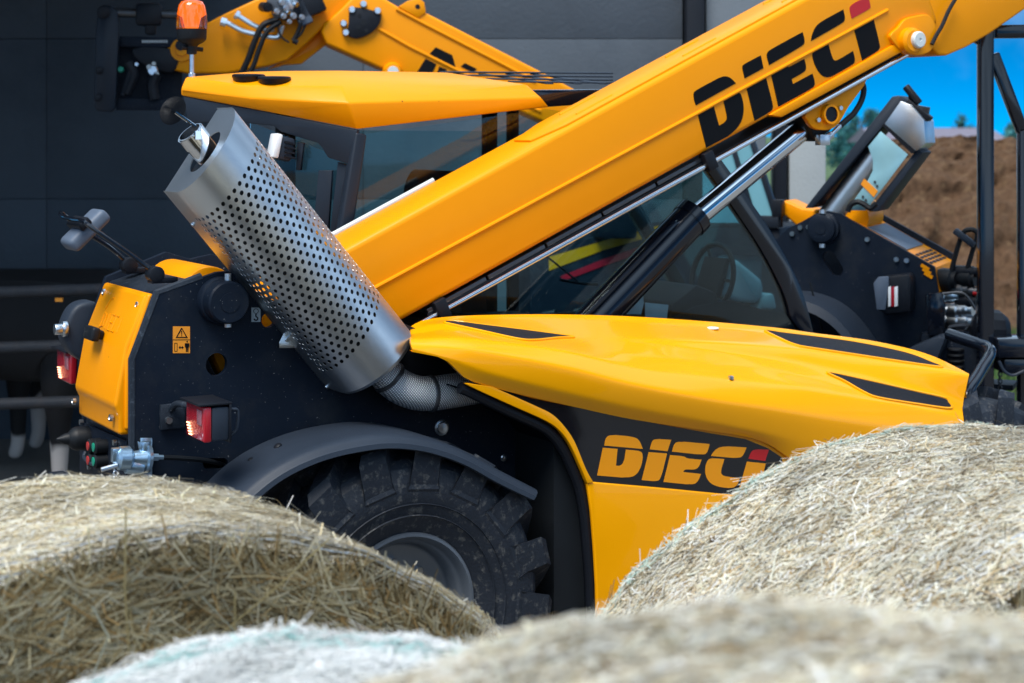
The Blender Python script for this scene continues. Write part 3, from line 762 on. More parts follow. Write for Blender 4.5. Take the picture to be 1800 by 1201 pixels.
def build_hood():
    N = 64
    rows = [resample(sm([M.w(*p) for p in r], 6), N) for r in HOOD_ROWS]
    cols_ = []
    def tight(P, n=6, k=0.55):
        out = []
        for i in range(len(P) - 1):
            b, c = P[i], P[i + 1]; a = P[i - 1] if i else b * 2 - c; d = P[i + 2] if i + 2 < len(P) else c * 2 - b
            m0 = (c - a) * 0.5 * k; m1 = (d - b) * 0.5 * k
            for q in range(n):
                t = q / n; out.append(b * (2 * t ** 3 - 3 * t * t + 1) + m0 * (t ** 3 - 2 * t * t + t) + c * (-2 * t ** 3 + 3 * t * t) + m1 * (t ** 3 - t * t))
        return out + [P[-1]]
    for j in range(N):
        cols_.append(tight([rows[i][j] for i in range(len(rows))]))
    K = len(cols_[0])
    R_ = [[cols_[j][i] for j in range(N)] for i in range(K)]
    inner = [[p + Vector((0, 0.012, -0.02)) for p in R_[0]], [p + Vector((0, 0.02, -0.20)) for p in R_[0]]]
    g = G(); g.grid([inner[1], inner[0]] + R_)
    low = [p + Vector((0, 0.03, 0.004)) for p in R_[-1]]
    g.grid([R_[-1], low])
    # nose closed towards the inside
    nose = [R_[i][-1] for i in range(K)]
    back = [Vector((p.x - 0.02, p.y + 0.06, p.z - 0.0)) for p in nose]; mid = [Vector((p.x + 0.004, p.y + 0.03, p.z)) for p in nose]
    g.grid([nose, mid, back])
    rear = [R_[i][0] for i in range(K)]
    g.grid([rear, [p + Vector((0.01, 0.03, -0.004)) for p in rear]])
    ho = g.out('hood', 'yellow_gloss', T, merge=True, angle=50)
    bm = bmesh.new(); bm.from_mesh(ho.data); tree = BVHTree.FromBMesh(bm); bm.free()
    return ho, tree
hood, hood_tree = build_hood()

def on_hood(px, py, off=0.003):
    o, d = M.ray(px, py); d = d.normalized()
    h = hood_tree.ray_cast(o, d)
    if h[0] is None:
        h = hood_tree.find_nearest(o + d * 7.0)
    n = h[1]
    if n.dot(d) > 0: n = -n
    return h[0] + n * off

def conform(name, mtl, parent, poly, step=9, off=0.003):
    """A panel that follows the hood's curved surface."""
    pl = [Vector(p).to_2d() for p in sm([(x, y, 0) for x, y in poly], 4, True)]
    def inside(p):
        c = False; n = len(pl)
        for i in range(n):
            a, b = pl[i], pl[i - 1]
            if (a.y > p.y) != (b.y > p.y) and p.x < (b.x - a.x) * (p.y - a.y) / (b.y - a.y) + a.x:
                c = not c
        return c
    xs = [p.x for p in pl]; ys = [p.y for p in pl]; pts = list(pl)
    y = min(ys) + step / 2
    while y < max(ys):
        x = min(xs) + step / 2
        while x < max(xs):
            q = Vector((x, y))
            if inside(q) and min((q - b).length for b in pl) > step * 0.4: pts.append(q)
            x += step
        y += step * 0.6
    n = len(pl)
    vo, eo, fo, *_ = delaunay_2d_cdt(pts, [(i, (i + 1) % n) for i in range(n)], [], 0, 1e-4)
    fs = [f for f in fo if inside(sum((vo[i] for i in f), Vector((0, 0))) / len(f))]
    g = G(); g.add([on_hood(v.x, v.y, off) for v in vo], [tuple(f) for f in fs])
    return g.out(name, mtl, parent, angle=60, solid=0.003)

VENTS = [
 [(781, 568), (800, 566), (900, 578), (990, 590), (1008, 594), (980, 595), (940, 599), (910, 597), (850, 584), (800, 573)],
 [(1345, 582), (1380, 586), (1497, 601), (1590, 620), (1637, 637), (1656, 646), (1613, 641), (1520, 627), (1427, 613), (1400, 608), (1375, 598)],
 [(1454, 655), (1520, 668), (1613, 689), (1658, 699), (1667, 706), (1669, 718), (1613, 711), (1545, 700), (1518, 690), (1485, 671)],
]
for V in VENTS:
    v = conform('vent_grille', 'vent_mesh', hood, V)
    lip = sm([(x, y, 0) for x, y in V], 5, True); lip.append(lip[0])
    g = G(); g.tube([on_hood(p.x, p.y, 0.002) for p in lip], 0.006, 6); g.out('vent_rim', 'yellow_gloss', hood)
c = on_hood(1253, 578, 0.001)
g = G(); g.lathe(c, (0, -0.05, 1), [(0, 0.026), (0.004, 0.026), (0.006, 0.020), (0.0065, 0)], 20, caps=False); g.out('badge', 'white_cap', hood)
g = G(); c = on_hood(1342, 573, 0.0); g.lathe(c, (0, 0, 1), [(0, 0.012), (0.012, 0.012), (0.016, 0)], 12, caps=False); g.out('bolt', 'zinc', hood)

# --- side panel under the hood, with the black decal and the lettering
outer = [(826, 678), (900, 712), (960, 739), (985, 757), (1003, 782), (1020, 818), (1033, 848), (1040, 900), (1045, 960), (1049, 1030), (1052, 1180)]
g = G(); g.prism(M.W(outer + [(1697, 1180), (1697, 885), (1400, 812), (1340, 776), (1256, 754), (1110, 729), (1000, 705), (900, 682)], 0.05), (0, 0.03, 0)); sidep = g.out('side_panel', 'yellow_gloss', T)
inner_b = [(1043, 848), (1030, 824), (1010, 776), (990, 747), (970, 728), (940, 713), (866, 680)]
ob = sm([(x, y, 0) for x, y in [(824, 674), (826, 679), (900, 713), (960, 740), (985, 758), (1003, 783), (1020, 819), (1033, 850)]], 4)
ib = sm([(x, y, 0) for x, y in inner_b], 4)
g = G(); g.prism(M.W([(p.x, p.y) for p in ob] + [(p.x, p.y) for p in ib], 0.030), (0, 0.024, 0)); g.out('rim_band', 'yellow_gloss', sidep, bevel=0.005, seg=3)
g = G(); g.prism(M.W([(1033, 850), (1045, 848), (1150, 857), (1262, 868), (1400, 880), (1697, 905), (1697, 1180), (1052, 1180), (1049, 1030), (1045, 960), (1040, 900)], 0.034), (0, 0.02, 0)); g.out('lower_panel', 'yellow_gloss', sidep, bevel=0.006, seg=3)
dec_px = [(866, 681), (930, 699), (1000, 714), (1060, 725), (1160, 746), (1250, 762), (1310, 772), (1350, 788), (1374, 804), (1380, 830), (1365, 878), (1262, 867), (1150, 856), (1043, 847), (1030, 825), (1010, 777), (990, 748), (970, 729), (940, 714)]
g = G(); g.prism(M.W(dec_px, 0.046), (0, 0.003, 0)); dec = g.out('decal_panel', 'decal_gloss', T)
dec['label'] = 'glossy black side decal with yellow lettering'
HL = [  # hood lettering, traced stroke by stroke (3x enlargement, origin 800,600)
 ('decal_yellow', [(787, 550), (793, 515), (815, 492), (940, 503), (972, 520), (990, 568)]),
 ('decal_yellow', [(780, 562), (857, 568), (848, 656), (876, 658), (893, 632), (901, 572), (980, 578), (991, 600), (985, 650), (962, 700), (920, 722), (750, 708)]),
 ('decal_yellow', [(1028, 570), (1038, 528), (1056, 515), (1140, 520), (1120, 580)]),
 ('decal_yellow', [(1022, 585), (1118, 592), (1086, 722), (1066, 740), (985, 732)]),
 ('decal_yellow', [(1145, 582), (1154, 545), (1175, 527), (1343, 542), (1330, 588), (1310, 600)]),
 ('decal_yellow', [(1135, 600), (1215, 608), (1218, 618), (1300, 625), (1286, 663), (1265, 678), (1210, 675), (1203, 690), (1297, 700), (1281, 740), (1255, 758), (1100, 742)]),
 ('decal_yellow', [(1350, 605), (1372, 572), (1410, 553), (1537, 560), (1520, 603), (1495, 618)]),
 ('decal_yellow', [(1345, 615), (1420, 622), (1400, 688), (1408, 706), (1425, 713), (1500, 722), (1490, 758), (1460, 777), (1370, 765), (1332, 735), (1317, 690), (1325, 642)]),
 ('red_paint', [(1548, 620), (1562, 582), (1582, 570), (1655, 572), (1635, 632)]),
 ('decal_yellow', [(1540, 635), (1638, 645), (1610, 762), (1590, 785), (1500, 775)]),
]
mat('decal_yellow', (0.85, 0.31, 0.004), 0.3, var=0.02)
for mtl, lo in HL:
    g = G(); g.prism(M.W([(800 + x / 3, 600 + y / 3) for x, y in soften(lo)], 0.0445), (0, 0.002, 0)); g.out('letter', mtl, dec)
mat('matt_black', (0.004, 0.006, 0.010), 0.9, spec=0.05)
# black rubber gasket along the panel's rear edge
gk = sm([M.w(x, y, 0.075) for x, y in [(808, 682), (822, 687), (892, 721), (948, 747), (972, 765), (990, 790), (1006, 824), (1018, 855), (1027, 900), (1033, 960), (1038, 1030), (1042, 1180)]], 5)
g = G(); g.tube(gk, 0.022, 10); g.out('gasket', 'plastic_dark', T)
gk2 = [Vector((p.x, WP - 0.01, p.z)) for p in gk]
g = G(); g.grid([gk, gk2]); g.out('arch_skin', 'matt_black', T, solid=0.004)
# engine bay dark box behind the opening
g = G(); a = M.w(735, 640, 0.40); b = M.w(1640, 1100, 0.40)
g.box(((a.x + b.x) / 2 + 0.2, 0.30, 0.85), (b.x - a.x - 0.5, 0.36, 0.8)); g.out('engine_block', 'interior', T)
g = G(); g.prism(M.W([(690, 560), (760, 590), (850, 640), (850, 720), (690, 720)], 0.345), (0, 0.01, 0)); g.out('engine_bay_shade', 'plastic_dark', T)  # dark sheet standing in for the shade inside the engine bay
# tubular guard at the hood's front and the front fender
fg = [M.w(*p) for p in [(1694, 760, .12), (1693, 720, .12), (1702, 690, .13), (1722, 655, .2), (1738, 628, .26), (1739, 615, .32), (1722, 606, .40), (1695, 597, .50), (1668, 588, .60)]]
g = G(); g.tube(sm(fg, 6), 0.030, 14); g.out('front_guard', 'black_gloss', T)
ff = sm([M.w(x, y, 0.30) for x, y in [(1660, 668), (1700, 671), (1725, 684), (1750, 708), (1775, 742), (1795, 790)]], 6)
g = G(); g.grid([[Vector((p.x, 0.62, p.z)) for p in ff], ff, [p + Vector((-0.01, -0.015, -0.012)) for p in ff], [p + Vector((-0.03, -0.018, -0.04)) for p in ff]]); g.out('front_fender', 'plastic_dark', T, solid=0.006, angle=50)

# --- boom
BW = 0.58
b0 = M.w(677, 400, BW); b1 = M.w(1407, 0, BW)
bd = (b1 - b0).normalized(); bn = Vector((-bd.z, 0, bd.x)); bn = bn if bn.z > 0 else -bn
def sh_(px, py, w=BW):
    p = M.w(px, py, w) - b0; p.y = 0
    return p.dot(bd), p.dot(bn)
def bp(s, w, h):
    p = b0 + bd * s + bn * h; return Vector((p.x, w, p.z))
sA, hA = sh_(714, 560); sB, hB = sh_(1200, 290)
hb = lambda s: hA + (hB - hA) * (s - sA) / (sB - sA)
sEnd = sh_(1655, 50)[0]; sLow = sh_(600, 620)[0]
prof = [(-0.62, -0.06), (-0.45, 0.0), (sEnd, 0.0), (sEnd, hb(sEnd)), (sLow, hb(sLow)), (-0.62, -0.30)]
g = G(); g.prism([bp(s, BW, h) for s, h in prof], (0, 0.30, 0)); boom = g.out('boom', 'yellow', T, bevel=0.024, seg=4)
# inner section running out at the far end
g = G(); q = [M.w(x, y, BW + 0.012) for x, y in [(1560, -60), (1900, -210), (2000, -120), (1800, 18), (1740, 60), (1700, 83), (1665, 98), (1650, 97), (1640, 86), (1637, 70), (1640, 40)]]
g.prism(q, (0, 0.27, 0)); g.out('inner_section', 'yellow', boom, bevel=0.012, seg=3)
# weld bead along the side, top wear plate with its slots, lower lip
s0, h0 = sh_(668, 501); s1, h1 = sh_(1560, 18)
g = G(); g.tube([bp(s0 - 0.3, BW - 0.001, h0 + 0.005), bp((s0 + s1) / 2, BW - 0.001, (h0 + h1) / 2), bp(s1, BW - 0.001, h1)], 0.009, 8); g.out('weld_bead', 'yellow', boom)
s2 = sh_(948, 245)[0]
g = G(); g.prism([bp(s2, 0.66, -0.002), bp(s2 + 0.16, 0.605, -0.002), bp(sEnd, 0.605, -0.002), bp(sEnd, 0.855, -0.002), bp(s2 + 0.16, 0.855, -0.002), bp(s2, 0.80, -0.002)], bn * 0.012); wp = g.out('top_plate', 'yellow', boom, bevel=0.004)
for k in range(4):
    sa = s2 + 0.26 + 0.62 * k
    g = G(); g.tube([bp(sa, 0.665, 0.010), bp(sa + 0.20, 0.665, 0.010)], 0.006, 6); g.tube([bp(sa, 0.80, 0.010), bp(sa + 0.20, 0.80, 0.010)], 0.006, 6); g.out('slot_weld', 'yellow', boom)
sl = sh_(1352, 207)[0]
g = G(); g.prism([bp(sl, BW - 0.012, hb(sl) + 0.01), bp(sl + 0.06, BW - 0.012, hb(sl) - 0.03), bp(sEnd - 0.14, BW - 0.012, hb(sEnd) - 0.035), bp(sEnd - 0.14, BW - 0.012, hb(sEnd) + 0.02)], (0, 0.30, 0)); g.out('lower_lip', 'yellow', boom, bevel=0.008)
BL = [  # boom lettering, traced stroke by stroke (4.289x enlargement, origin 1200,0)
 ('black_decal', [(80, 705), (98, 682), (270, 590), (318, 572), (362, 586), (402, 628), (100, 795), (88, 760)]),
 ('black_decal', [(115, 865), (235, 800), (275, 948), (312, 928), (335, 900), (332, 870), (307, 755), (398, 702), (428, 698), (445, 720), (462, 800), (458, 870), (435, 935), (390, 990), (340, 1030), (178, 1115)]),
 ('black_decal', [(447, 505), (460, 485), (590, 418), (610, 515), (468, 592)]),
 ('black_decal', [(480, 658), (628, 582), (682, 790), (680, 825), (660, 845), (543, 912)]),
 ('black_decal', [(632, 422), (640, 395), (660, 375), (905, 242), (920, 300), (920, 325), (905, 345), (652, 492)]),
 ('black_decal', [(665, 553), (790, 488), (800, 508), (918, 445), (932, 500), (930, 525), (915, 545), (822, 597), (832, 635), (980, 555), (998, 620), (995, 645), (975, 670), (722, 806)]),
 ('black_decal', [(968, 310), (975, 265), (1000, 205), (1040, 165), (1212, 72), (1225, 130), (1222, 155), (1205, 175)]),
 ('black_decal', [(978, 400), (990, 375), (1095, 318), (1130, 440), (1145, 458), (1170, 455), (1285, 385), (1300, 440), (1298, 470), (1280, 490), (1140, 570), (1090, 588), (1040, 565), (1000, 500), (980, 440)]),
 ('red_paint', [(1257, 70), (1265, 45), (1300, 20), (1400, -30), (1418, 50), (1415, 65), (1275, 142)]),
 ('black_decal', [(1290, 210), (1437, 130), (1490, 345), (1485, 370), (1465, 390), (1355, 457)]),
]
for mtl, lo in BL:
    g = G(); g.prism(M.W([(1200 + x / 4.289, y / 4.289) for x, y in soften(lo)], BW - 0.002), (0, 0.0016, 0)); g.out('letter', mtl, boom)
# boss with the white plug at the boom head
bc = M.w(1605, 72, BW - 0.05)
g = G(); g.prism(sm(M.W([(1566, 62), (1580, 48), (1592, 34), (1612, 28), (1634, 27), (1646, 50), (1640, 85), (1618, 97), (1590, 92), (1572, 76)], BW - 0.02), 4, True), (0, 0.03, 0)); bos = g.out('boom_head_boss', 'yellow', boom, bevel=0.008, seg=3)
g = G(); g.lathe(bc, (0, 1, 0), [(-0.012, 0.0), (-0.012, 0.050), (0.0, 0.064), (0.05, 0.066)], 32, caps=False); g.out('boss_ring', 'yellow', boom, angle=30)
pc2 = M.w(1616, 70, BW - 0.075)
g = G(); g.lathe(pc2, (0, 1, 0), [(-0.002, 0), (-0.002, 0.008), (-0.008, 0.009), (-0.008, 0.034), (-0.002, 0.040), (0.02, 0.041)], 28, caps=False); g.out('white_plug', 'white_plug', boom)
g = G(); g.tube(sm([M.w(x, y, BW - 0.03) for x, y in [(1682, -6), (1668, 18), (1656, 45), (1646, 62), (1638, 78)]], 5), 0.010, 8); g.out('hose', 'rubber_clean', boom)
# sensor rail, chrome guide rod and clamps under the boom
r0 = M.w(748, 545, 0.60); r1 = M.w(1245, 270, 0.60); dv = (r1 - r0).normalized()
for k in range(5):
    a = r0.lerp(r1, k / 5 + 0.004); b = r0.lerp(r1, (k + 1) / 5 - 0.004)
    g = G(); g.prism([a, b, b - bn * 0.018, a - bn * 0.018], (0, 0.02, 0)); g.out('rail_segment', 'steel_dark', boom, bevel=0.002)
g = G(); g.prism([r0 - bn * 0.018, M.w(1590, 92, 0.60), M.w(1590, 92, 0.60) - bn * 0.03, r0 - bn * 0.045], (0, 0.2, 0)); g.out('underside_channel', 'plastic_dark', boom)
ra = M.w(730, 574, 0.59); rb_ = M.w(1594, 96, 0.59)
g = G(); g.cyl(ra, rb_, 0.0125, 16); g.out('guide_rod', 'chrome', T)
for x, y in ((777, 548), (1247, 287)):
    p = M.w(x, y, 0.588); g = G(); g.box(p + bn * 0.012, (0.055, 0.05, 0.085), Matrix((bd, Vector((0, 1, 0)), bn)).transposed()); g.out('rod_clamp', 'plastic_dark', T, bevel=0.006)
# white strip beyond the boom's far top edge (far pipe)
g = G(); g.cyl(bp(-0.25, 0.90, -0.004), bp(0.42, 0.90, -0.004), 0.012, 10); g.out('oil_pipe', 'white_plug', boom)

# --- lift cylinder
lw = 0.74
c0 = M.w(960, 652, lw); c1 = M.w(1222, 377, lw); c2 = M.w(1412, 226, lw)
ld = (c1 - c0).normalized(); ld2 = (c2 - c1).normalized()
lift = sub('lift_cylinder', T)
g = G(); L_ = (c1 - c0).length
g.lathe(c0, ld, [(0, 0.083), (L_ - 0.05, 0.083), (L_ - 0.05, 0.088), (L_, 0.088), (L_, 0.055)], 36); g.out('barrel', 'black_gloss', lift)
g = G(); g.cyl(c1 - ld * 0.1, c2, 0.052, 28); g.out('piston_rod', 'chrome', lift)
side = Vector((0, -1, 0)); upv = ld.cross(side).normalized(); upv = upv if upv.z > 0 else -upv
g = G(); pp = [c0 + upv * 0.075 + side * 0.062, c1 - ld * 0.22 + upv * 0.075 + side * 0.062, c1 - ld * 0.15 + upv * 0.068 + side * 0.055, c1 - ld * 0.10 + upv * 0.05 + side * 0.04]
g.tube(sm(pp, 5), 0.013, 10); g.out('oil_pipe', 'black_gloss', lift)
g = G(); g.box(M.w(1425, 212, lw), (0.17, 0.16, 0.15), Matrix((ld2, Vector((0, 1, 0)), Vector((-ld2.z, 0, ld2.x)))).transposed()); g.out('rod_eye', 'plastic_dark', lift, bevel=0.025, seg=3)
g = G(); g.prism(sm(M.W([(1419, 198), (1420, 212), (1430, 225), (1444, 229), (1462, 227), (1476, 216), (1493, 187), (1524, 140), (1470, 165)], 0.625), 3, True), (0, 0.03, 0)); br = g.out('lift_bracket', 'yellow', T, bevel=0.005)
pcn = M.w(1459, 201, 0.61)
g = G(); g.lathe(pcn, (0, 1, 0), [(-0.012, 0.036), (-0.012, 0.046), (0.03, 0.048)], 28, caps=False); g.out('pin_ring', 'yellow', br)
g = G(); g.lathe(pcn, (0, 1, 0), [(-0.006, 0), (-0.006, 0.036), (0.02, 0.036)], 28, caps=False); g.out('pin_end', 'plastic_dark', br)
for x, y in ((1437, 211), (1476, 190)):
    p = M.w(x, y, 0.622); g = G(); g.cyl(p, p + Vector((0, -0.012, 0)), 0.011, 8); g.out('bolt', 'zinc', br)
g = G(); g.tube(sm([M.w(x, y, 0.64) for x, y in [(1508, 140), (1518, 153), (1515, 175), (1502, 198), (1488, 211), (1477, 221)]], 5), 0.014, 10); g.out('hose', 'rubber_clean', lift)
g = G(); g.cyl(M.w(1478, 220, .64), M.w(1462, 236, .64), 0.012, 10); g.cyl(M.w(1462, 236, .64), M.w(1452, 244, .64), 0.02, 6); g.box(M.w(1446, 246, .64), (0.06, 0.04, 0.05)); g.out('hose_fitting', 'zinc', lift, bevel=0.003)

# --- cab
CW = 0.97
def build_cab():
    cab = sub('cab', T)
    K = M.w(628, 228, CW); Rr = M.w(318, 168, 1.60)
    chN = Vector((-(Rr.y - K.y), Rr.x - K.x, 0)).normalized()
    ch = lambda x, y: M.pl(x, y, K, chN)
    # roof
    def ring(l): return [M.w(*p) for p in l]
    FTu = M.w(965, 188, CW).x
    bot = ring([(318, 168, 1.60), (470, 197, 1.28), (628, 228, CW), (965, 188, CW)])
    midr = ring([(318, 155, 1.60), (440, 172, 1.30), (612, 181, .955), (952, 172, .965)])
    topr = ring([(326, 136, 1.62), (432, 150, 1.32), (600, 151, 1.06), (926, 149, 1.02)])
    zt = max(p.z for p in topr)
    def far(r, w, du): return [Vector((r[3].x + 0.25 + du, w, r[3].z)), Vector((r[0].x + 0.25 - du, w, r[0].z))]
    bot += far(bot, 1.95, 0); midr += far(midr, 1.97, 0); topr += far(topr, 1.88, -0.03)
    for r in (bot, midr, topr):
        r[5].z = r[0].z; r[4].z = r[3].z
    c = sum(topr, Vector()) / 6
    crown = [p.lerp(c, 0.42) for p in topr]
    zc = M.w(620, 129, 1.5).z
    for p in crown: p.z = zc
    g = G(); g.grid([bot, midr, topr, crown], closed=True); n = 18
    g.f.append((n, n + 1, n + 2, n + 3, n + 4, n + 5)); g.f.append((5, 4, 3, 2, 1, 0))
    roof = g.out('roof', 'yellow', cab, bevel=0.008, seg=2)
    bmr = bmesh.new(); bmr.from_mesh(roof.data); rt = BVHTree.FromBMesh(bmr); bmr.free()
    # vents
    for x, y in ((437, 138), (482, 142)):
        o_, d_ = M.ray(x, y); h_ = rt.ray_cast(o_, d_.normalized())
        if h_[0] is None: continue
        p = h_[0]; nv = (h_[1] if h_[1].z > 0 else -h_[1]); nv = Vector((0.0, 0.0, 1.0)); p = p + Vector((0, 0, 0.004))
        g = G(); g.lathe(p, nv, [(-0.02, 0.06), (0.002, 0.072), (0.010, 0.072), (0.014, 0.066), (0.015, 0)], 24, caps=False)
        g.out('roof_vent', 'plastic_dark', roof, angle=25)
    # roof guard of flat bars over the front, and the dark visor under it
    for x, y, w in ((903, 145.5, 1.10), (863, 140.5, 1.27), (817, 134.5, 1.47), (780, 128.5, 1.68)):
        a = M.w(x, y, w); b = M.w(1078, y + 2, w)
        g = G(); g.prism([a, b, b + Vector((0, 0.055, 0.004)), a + Vector((0, 0.055, 0.004))], (0, 0, 0.007)); g.out('guard_bar', 'plastic', roof, bevel=0.002)
    for x in (960, 1010, 1055):
        a = M.w(x, 146, 1.08); b = M.w(x - 120, 129, 1.72); b.x = a.x
        g = G(); g.prism([a, a + Vector((0.04, 0, 0)), b + Vector((0.04, 0, 0)), b], (0, 0, -0.006)); g.out('guard_bar', 'plastic', roof, bevel=0.002)
    g = G(); g.prism(M.W([(935, 158), (1110, 156), (1110, 178), (967, 188)], 1.0), (0, 0.85, 0)); g.out('front_visor', 'black_gloss', cab, bevel=0.01)
    # fascia under the roof, rear-right corner
    fa = [(322, 170), (470, 198), (628, 229), (620, 292), (610, 288), (576, 277), (566, 260), (558, 251), (494, 232), (480, 221), (424, 216), (330, 216)]
    g = G(); g.prism([ch(x, y) for x, y in fa], -chN * 0.03 if chN.y < 0 else chN * 0.03); g.out('fascia', 'fascia', cab, bevel=0.004)
    # rear window and its frame
    inn = chN if chN.y > 0 else -chN
    g = G(); g.prism([ch(x, y) + inn * 0.05 for x, y in [(430, 214), (612, 286), (606, 560), (430, 560)]], inn * 0.006); g.out('window', 'cab_glass', cab)
    for l in ([(556, 300), (580, 300), (572, 420), (545, 420)], [(518, 250), (530, 252), (524, 300), (516, 300)], [(590, 285), (606, 290), (596, 420), (575, 420)]):
        g = G(); g.prism([ch(x, y) + inn * 0.02 for x, y in l], inn * 0.02); g.out('window_frame', 'fascia', cab, bevel=0.003)
    # work lamp
    p = ch(497, 258) - inn * 0.05
    ax = (M.w(500, 262, 1.0) - M.w(470, 252, 1.0)).normalized()
    g = G(); g.box(p + ax * 0.03, (0.07, 0.06, 0.10), Matrix.Rotation(R(12), 3, 'Y')); wl_ = g.out('work_lamp', 'plastic', cab, bevel=0.012)
    for k in range(4):
        g = G(); g.box(p + ax * 0.045 + Vector((0, -0.033, -0.03 + 0.02 * k)), (0.05, 0.01, 0.008), Matrix.Rotation(R(12), 3, 'Y')); g.out('cooling_fin', 'plastic_dark', wl_)
    g = G(); g.box(p - ax * 0.014, (0.03, 0.078, 0.105), Matrix.Rotation(R(12), 3, 'Y')); g.out('lamp_glass', 'lamp_white', wl_, bevel=0.008)
    # corner pillar, door glass, black surround
    g = G(); g.prism(M.W([(626, 232), (646, 237), (622, 400), (600, 620), (575, 620), (600, 390)], CW), (0, 0.05, 0)); g.out('rear_pillar', 'fascia', cab, bevel=0.01, seg=3)
    outer = [(1225, 225), (1255, 262), (1307, 335), (1360, 413), (1401, 489), (1418, 535), (1432, 590)]
    inner_ = [(1420, 597), (1390, 560), (1385, 541), (1372, 504), (1337, 437), (1284, 358), (1243, 300), (1205, 250)]
    so = sm([(x, y, 0) for x, y in outer], 4); si = sm([(x, y, 0) for x, y in inner_], 4)
    g = G(); g.prism(M.W([(p.x, p.y) for p in so] + [(p.x, p.y) for p in si], CW - 0.004), (0, 0.045, 0)); g.out('front_pillar', 'black_gloss', cab, bevel=0.006)
    g = G(); g.prism(M.W([(640, 236), (960, 192), (1222, 226), (1250, 262), (1304, 337), (1357, 415), (1398, 491), (1428, 595), (600, 620), (615, 400)], CW + 0.006), (0, 0.005, 0)); g.out('door_glass', 'cab_glass', cab)
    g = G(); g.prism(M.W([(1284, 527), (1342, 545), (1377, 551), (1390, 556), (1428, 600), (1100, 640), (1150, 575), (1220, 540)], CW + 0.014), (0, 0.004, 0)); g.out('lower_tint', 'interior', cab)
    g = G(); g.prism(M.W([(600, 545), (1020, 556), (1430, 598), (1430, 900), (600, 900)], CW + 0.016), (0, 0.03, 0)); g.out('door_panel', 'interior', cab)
    # far side: posts, rear-left and front structure
    wf = 1.86
    q = [M.w(x, y, CW) for x, y in [(628, 228), (1230, 232), (1432, 590), (1432, 900), (600, 900)]]
    for i, (xa, xb) in enumerate(((0.0, 0.05), (0.62, 0.66), (0.70, 0.73))):
        ua = q[0].x + (q[1].x - q[0].x) * xa; ub = q[0].x + (q[1].x - q[0].x) * xb
        g = G(); g.box(((ua + ub) / 2, wf, q[2].z + 0.55), (ub - ua, 0.05, 1.25)); g.out('cab_pillar', 'interior', cab, bevel=0.01)
    fp_ = [Vector((M.w(x, y, CW).x, wf, M.w(x, y, CW).z)) for x, y in [(1205, 225), (1232, 228), (1432, 590), (1405, 590)]]
    g = G(); g.prism(fp_, (0, 0.05, 0)); g.out('cab_pillar', 'black_gloss', cab, bevel=0.006)
    g = G(); g.box(((q[0].x + q[2].x) / 2, wf, 0.85), (q[2].x - q[0].x, 0.05, q[2].z * 2 - 1.7 + 0.16)); g.out('door_panel', 'interior', cab)
    g = G(); g.prism([Vector((q[0].x + .05, wf + 0.01, q[2].z)), Vector((q[2].x, wf + 0.01, q[2].z)), Vector((q[1].x, wf + 0.01, q[1].z)), Vector((q[0].x + .05, wf + 0.01, q[0].z))], (0, 0.005, 0)); g.out('window', 'cab_glass_far', cab)
    # windscreen
    g = G(); g.prism([Vector((q[2].x, CW + .04, q[2].z)), Vector((q[2].x, wf, q[2].z)), Vector((q[1].x, wf, q[1].z)), Vector((q[1].x, CW + .04, q[1].z))], (0.005, 0, 0.002)); g.out('windscreen', 'cab_glass_far', cab)
    g = G(); g.tube(sm([M.w(x, y, 1.75) for x, y in [(985, 492), (1020, 498), (1050, 500)]], 4), 0.008, 8); g.tube([M.w(1020, 498, 1.75), M.w(960, 450, 1.75)], 0.005, 6); g.out('wiper', 'plastic_dark', cab)
    # seat
    g = G(); sx = M.w(800, 470, 1.4)
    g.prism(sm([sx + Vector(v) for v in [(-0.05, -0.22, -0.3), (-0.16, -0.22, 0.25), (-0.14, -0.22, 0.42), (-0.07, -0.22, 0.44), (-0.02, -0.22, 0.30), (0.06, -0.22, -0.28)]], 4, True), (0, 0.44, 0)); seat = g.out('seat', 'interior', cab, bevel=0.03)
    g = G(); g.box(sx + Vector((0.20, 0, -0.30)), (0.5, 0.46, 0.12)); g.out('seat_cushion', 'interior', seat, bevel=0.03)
    # steering column and wheel
    a = M.w(1278, 505, 1.38); b = M.w(1345, 520, 1.38)
    pr = [(1285, 455), (1300, 458), (1325, 478), (1342, 492), (1346, 512), (1335, 535), (1300, 532), (1268, 522)]
    g = G(); g.prism(M.W(pr, 1.30), (0, 0.16, 0)); stc = g.out('steering_column', 'column_grey', cab, bevel=0.03, seg=3)
    g = G(); g.prism(M.W([(1276, 454), (1285, 455), (1268, 524), (1257, 520)], 1.29), (0, 0.18, 0)); g.out('column_collar', 'interior', stc, bevel=0.006)
    g = G(); g.prism(M.W([(1340, 520), (1362, 515), (1368, 545), (1330, 545)], 1.30), (0, 0.14, 0)); g.out('column_base', 'column_grey', stc, bevel=0.02)
    cw_ = M.w(1252, 488, 1.38); na = (M.w(1300, 497, 1.38) - cw_).normalized()
    aa = na.orthogonal().normalized(); bb = na.cross(aa)
    g = G(); g.tube([cw_ + (aa * math.cos(t) + bb * math.sin(t)) * 0.17 for t in np.linspace(0, 2 * math.pi, 33)], 0.014, 8)
    for t in (0.3, 2.4, 4.5):
        g.tube([cw_ + na * 0.03, cw_ + (aa * math.cos(t) + bb * math.sin(t)) * 0.165], 0.010, 6)
    g.out('steering_wheel', 'interior', cab)
    g = G(); g.prism(M.W([(1180, 535), (1225, 500), (1262, 515), (1275, 560), (1180, 565)], 1.25), (0, 0.35, 0)); g.out('dashboard', 'interior', cab, bevel=0.02)
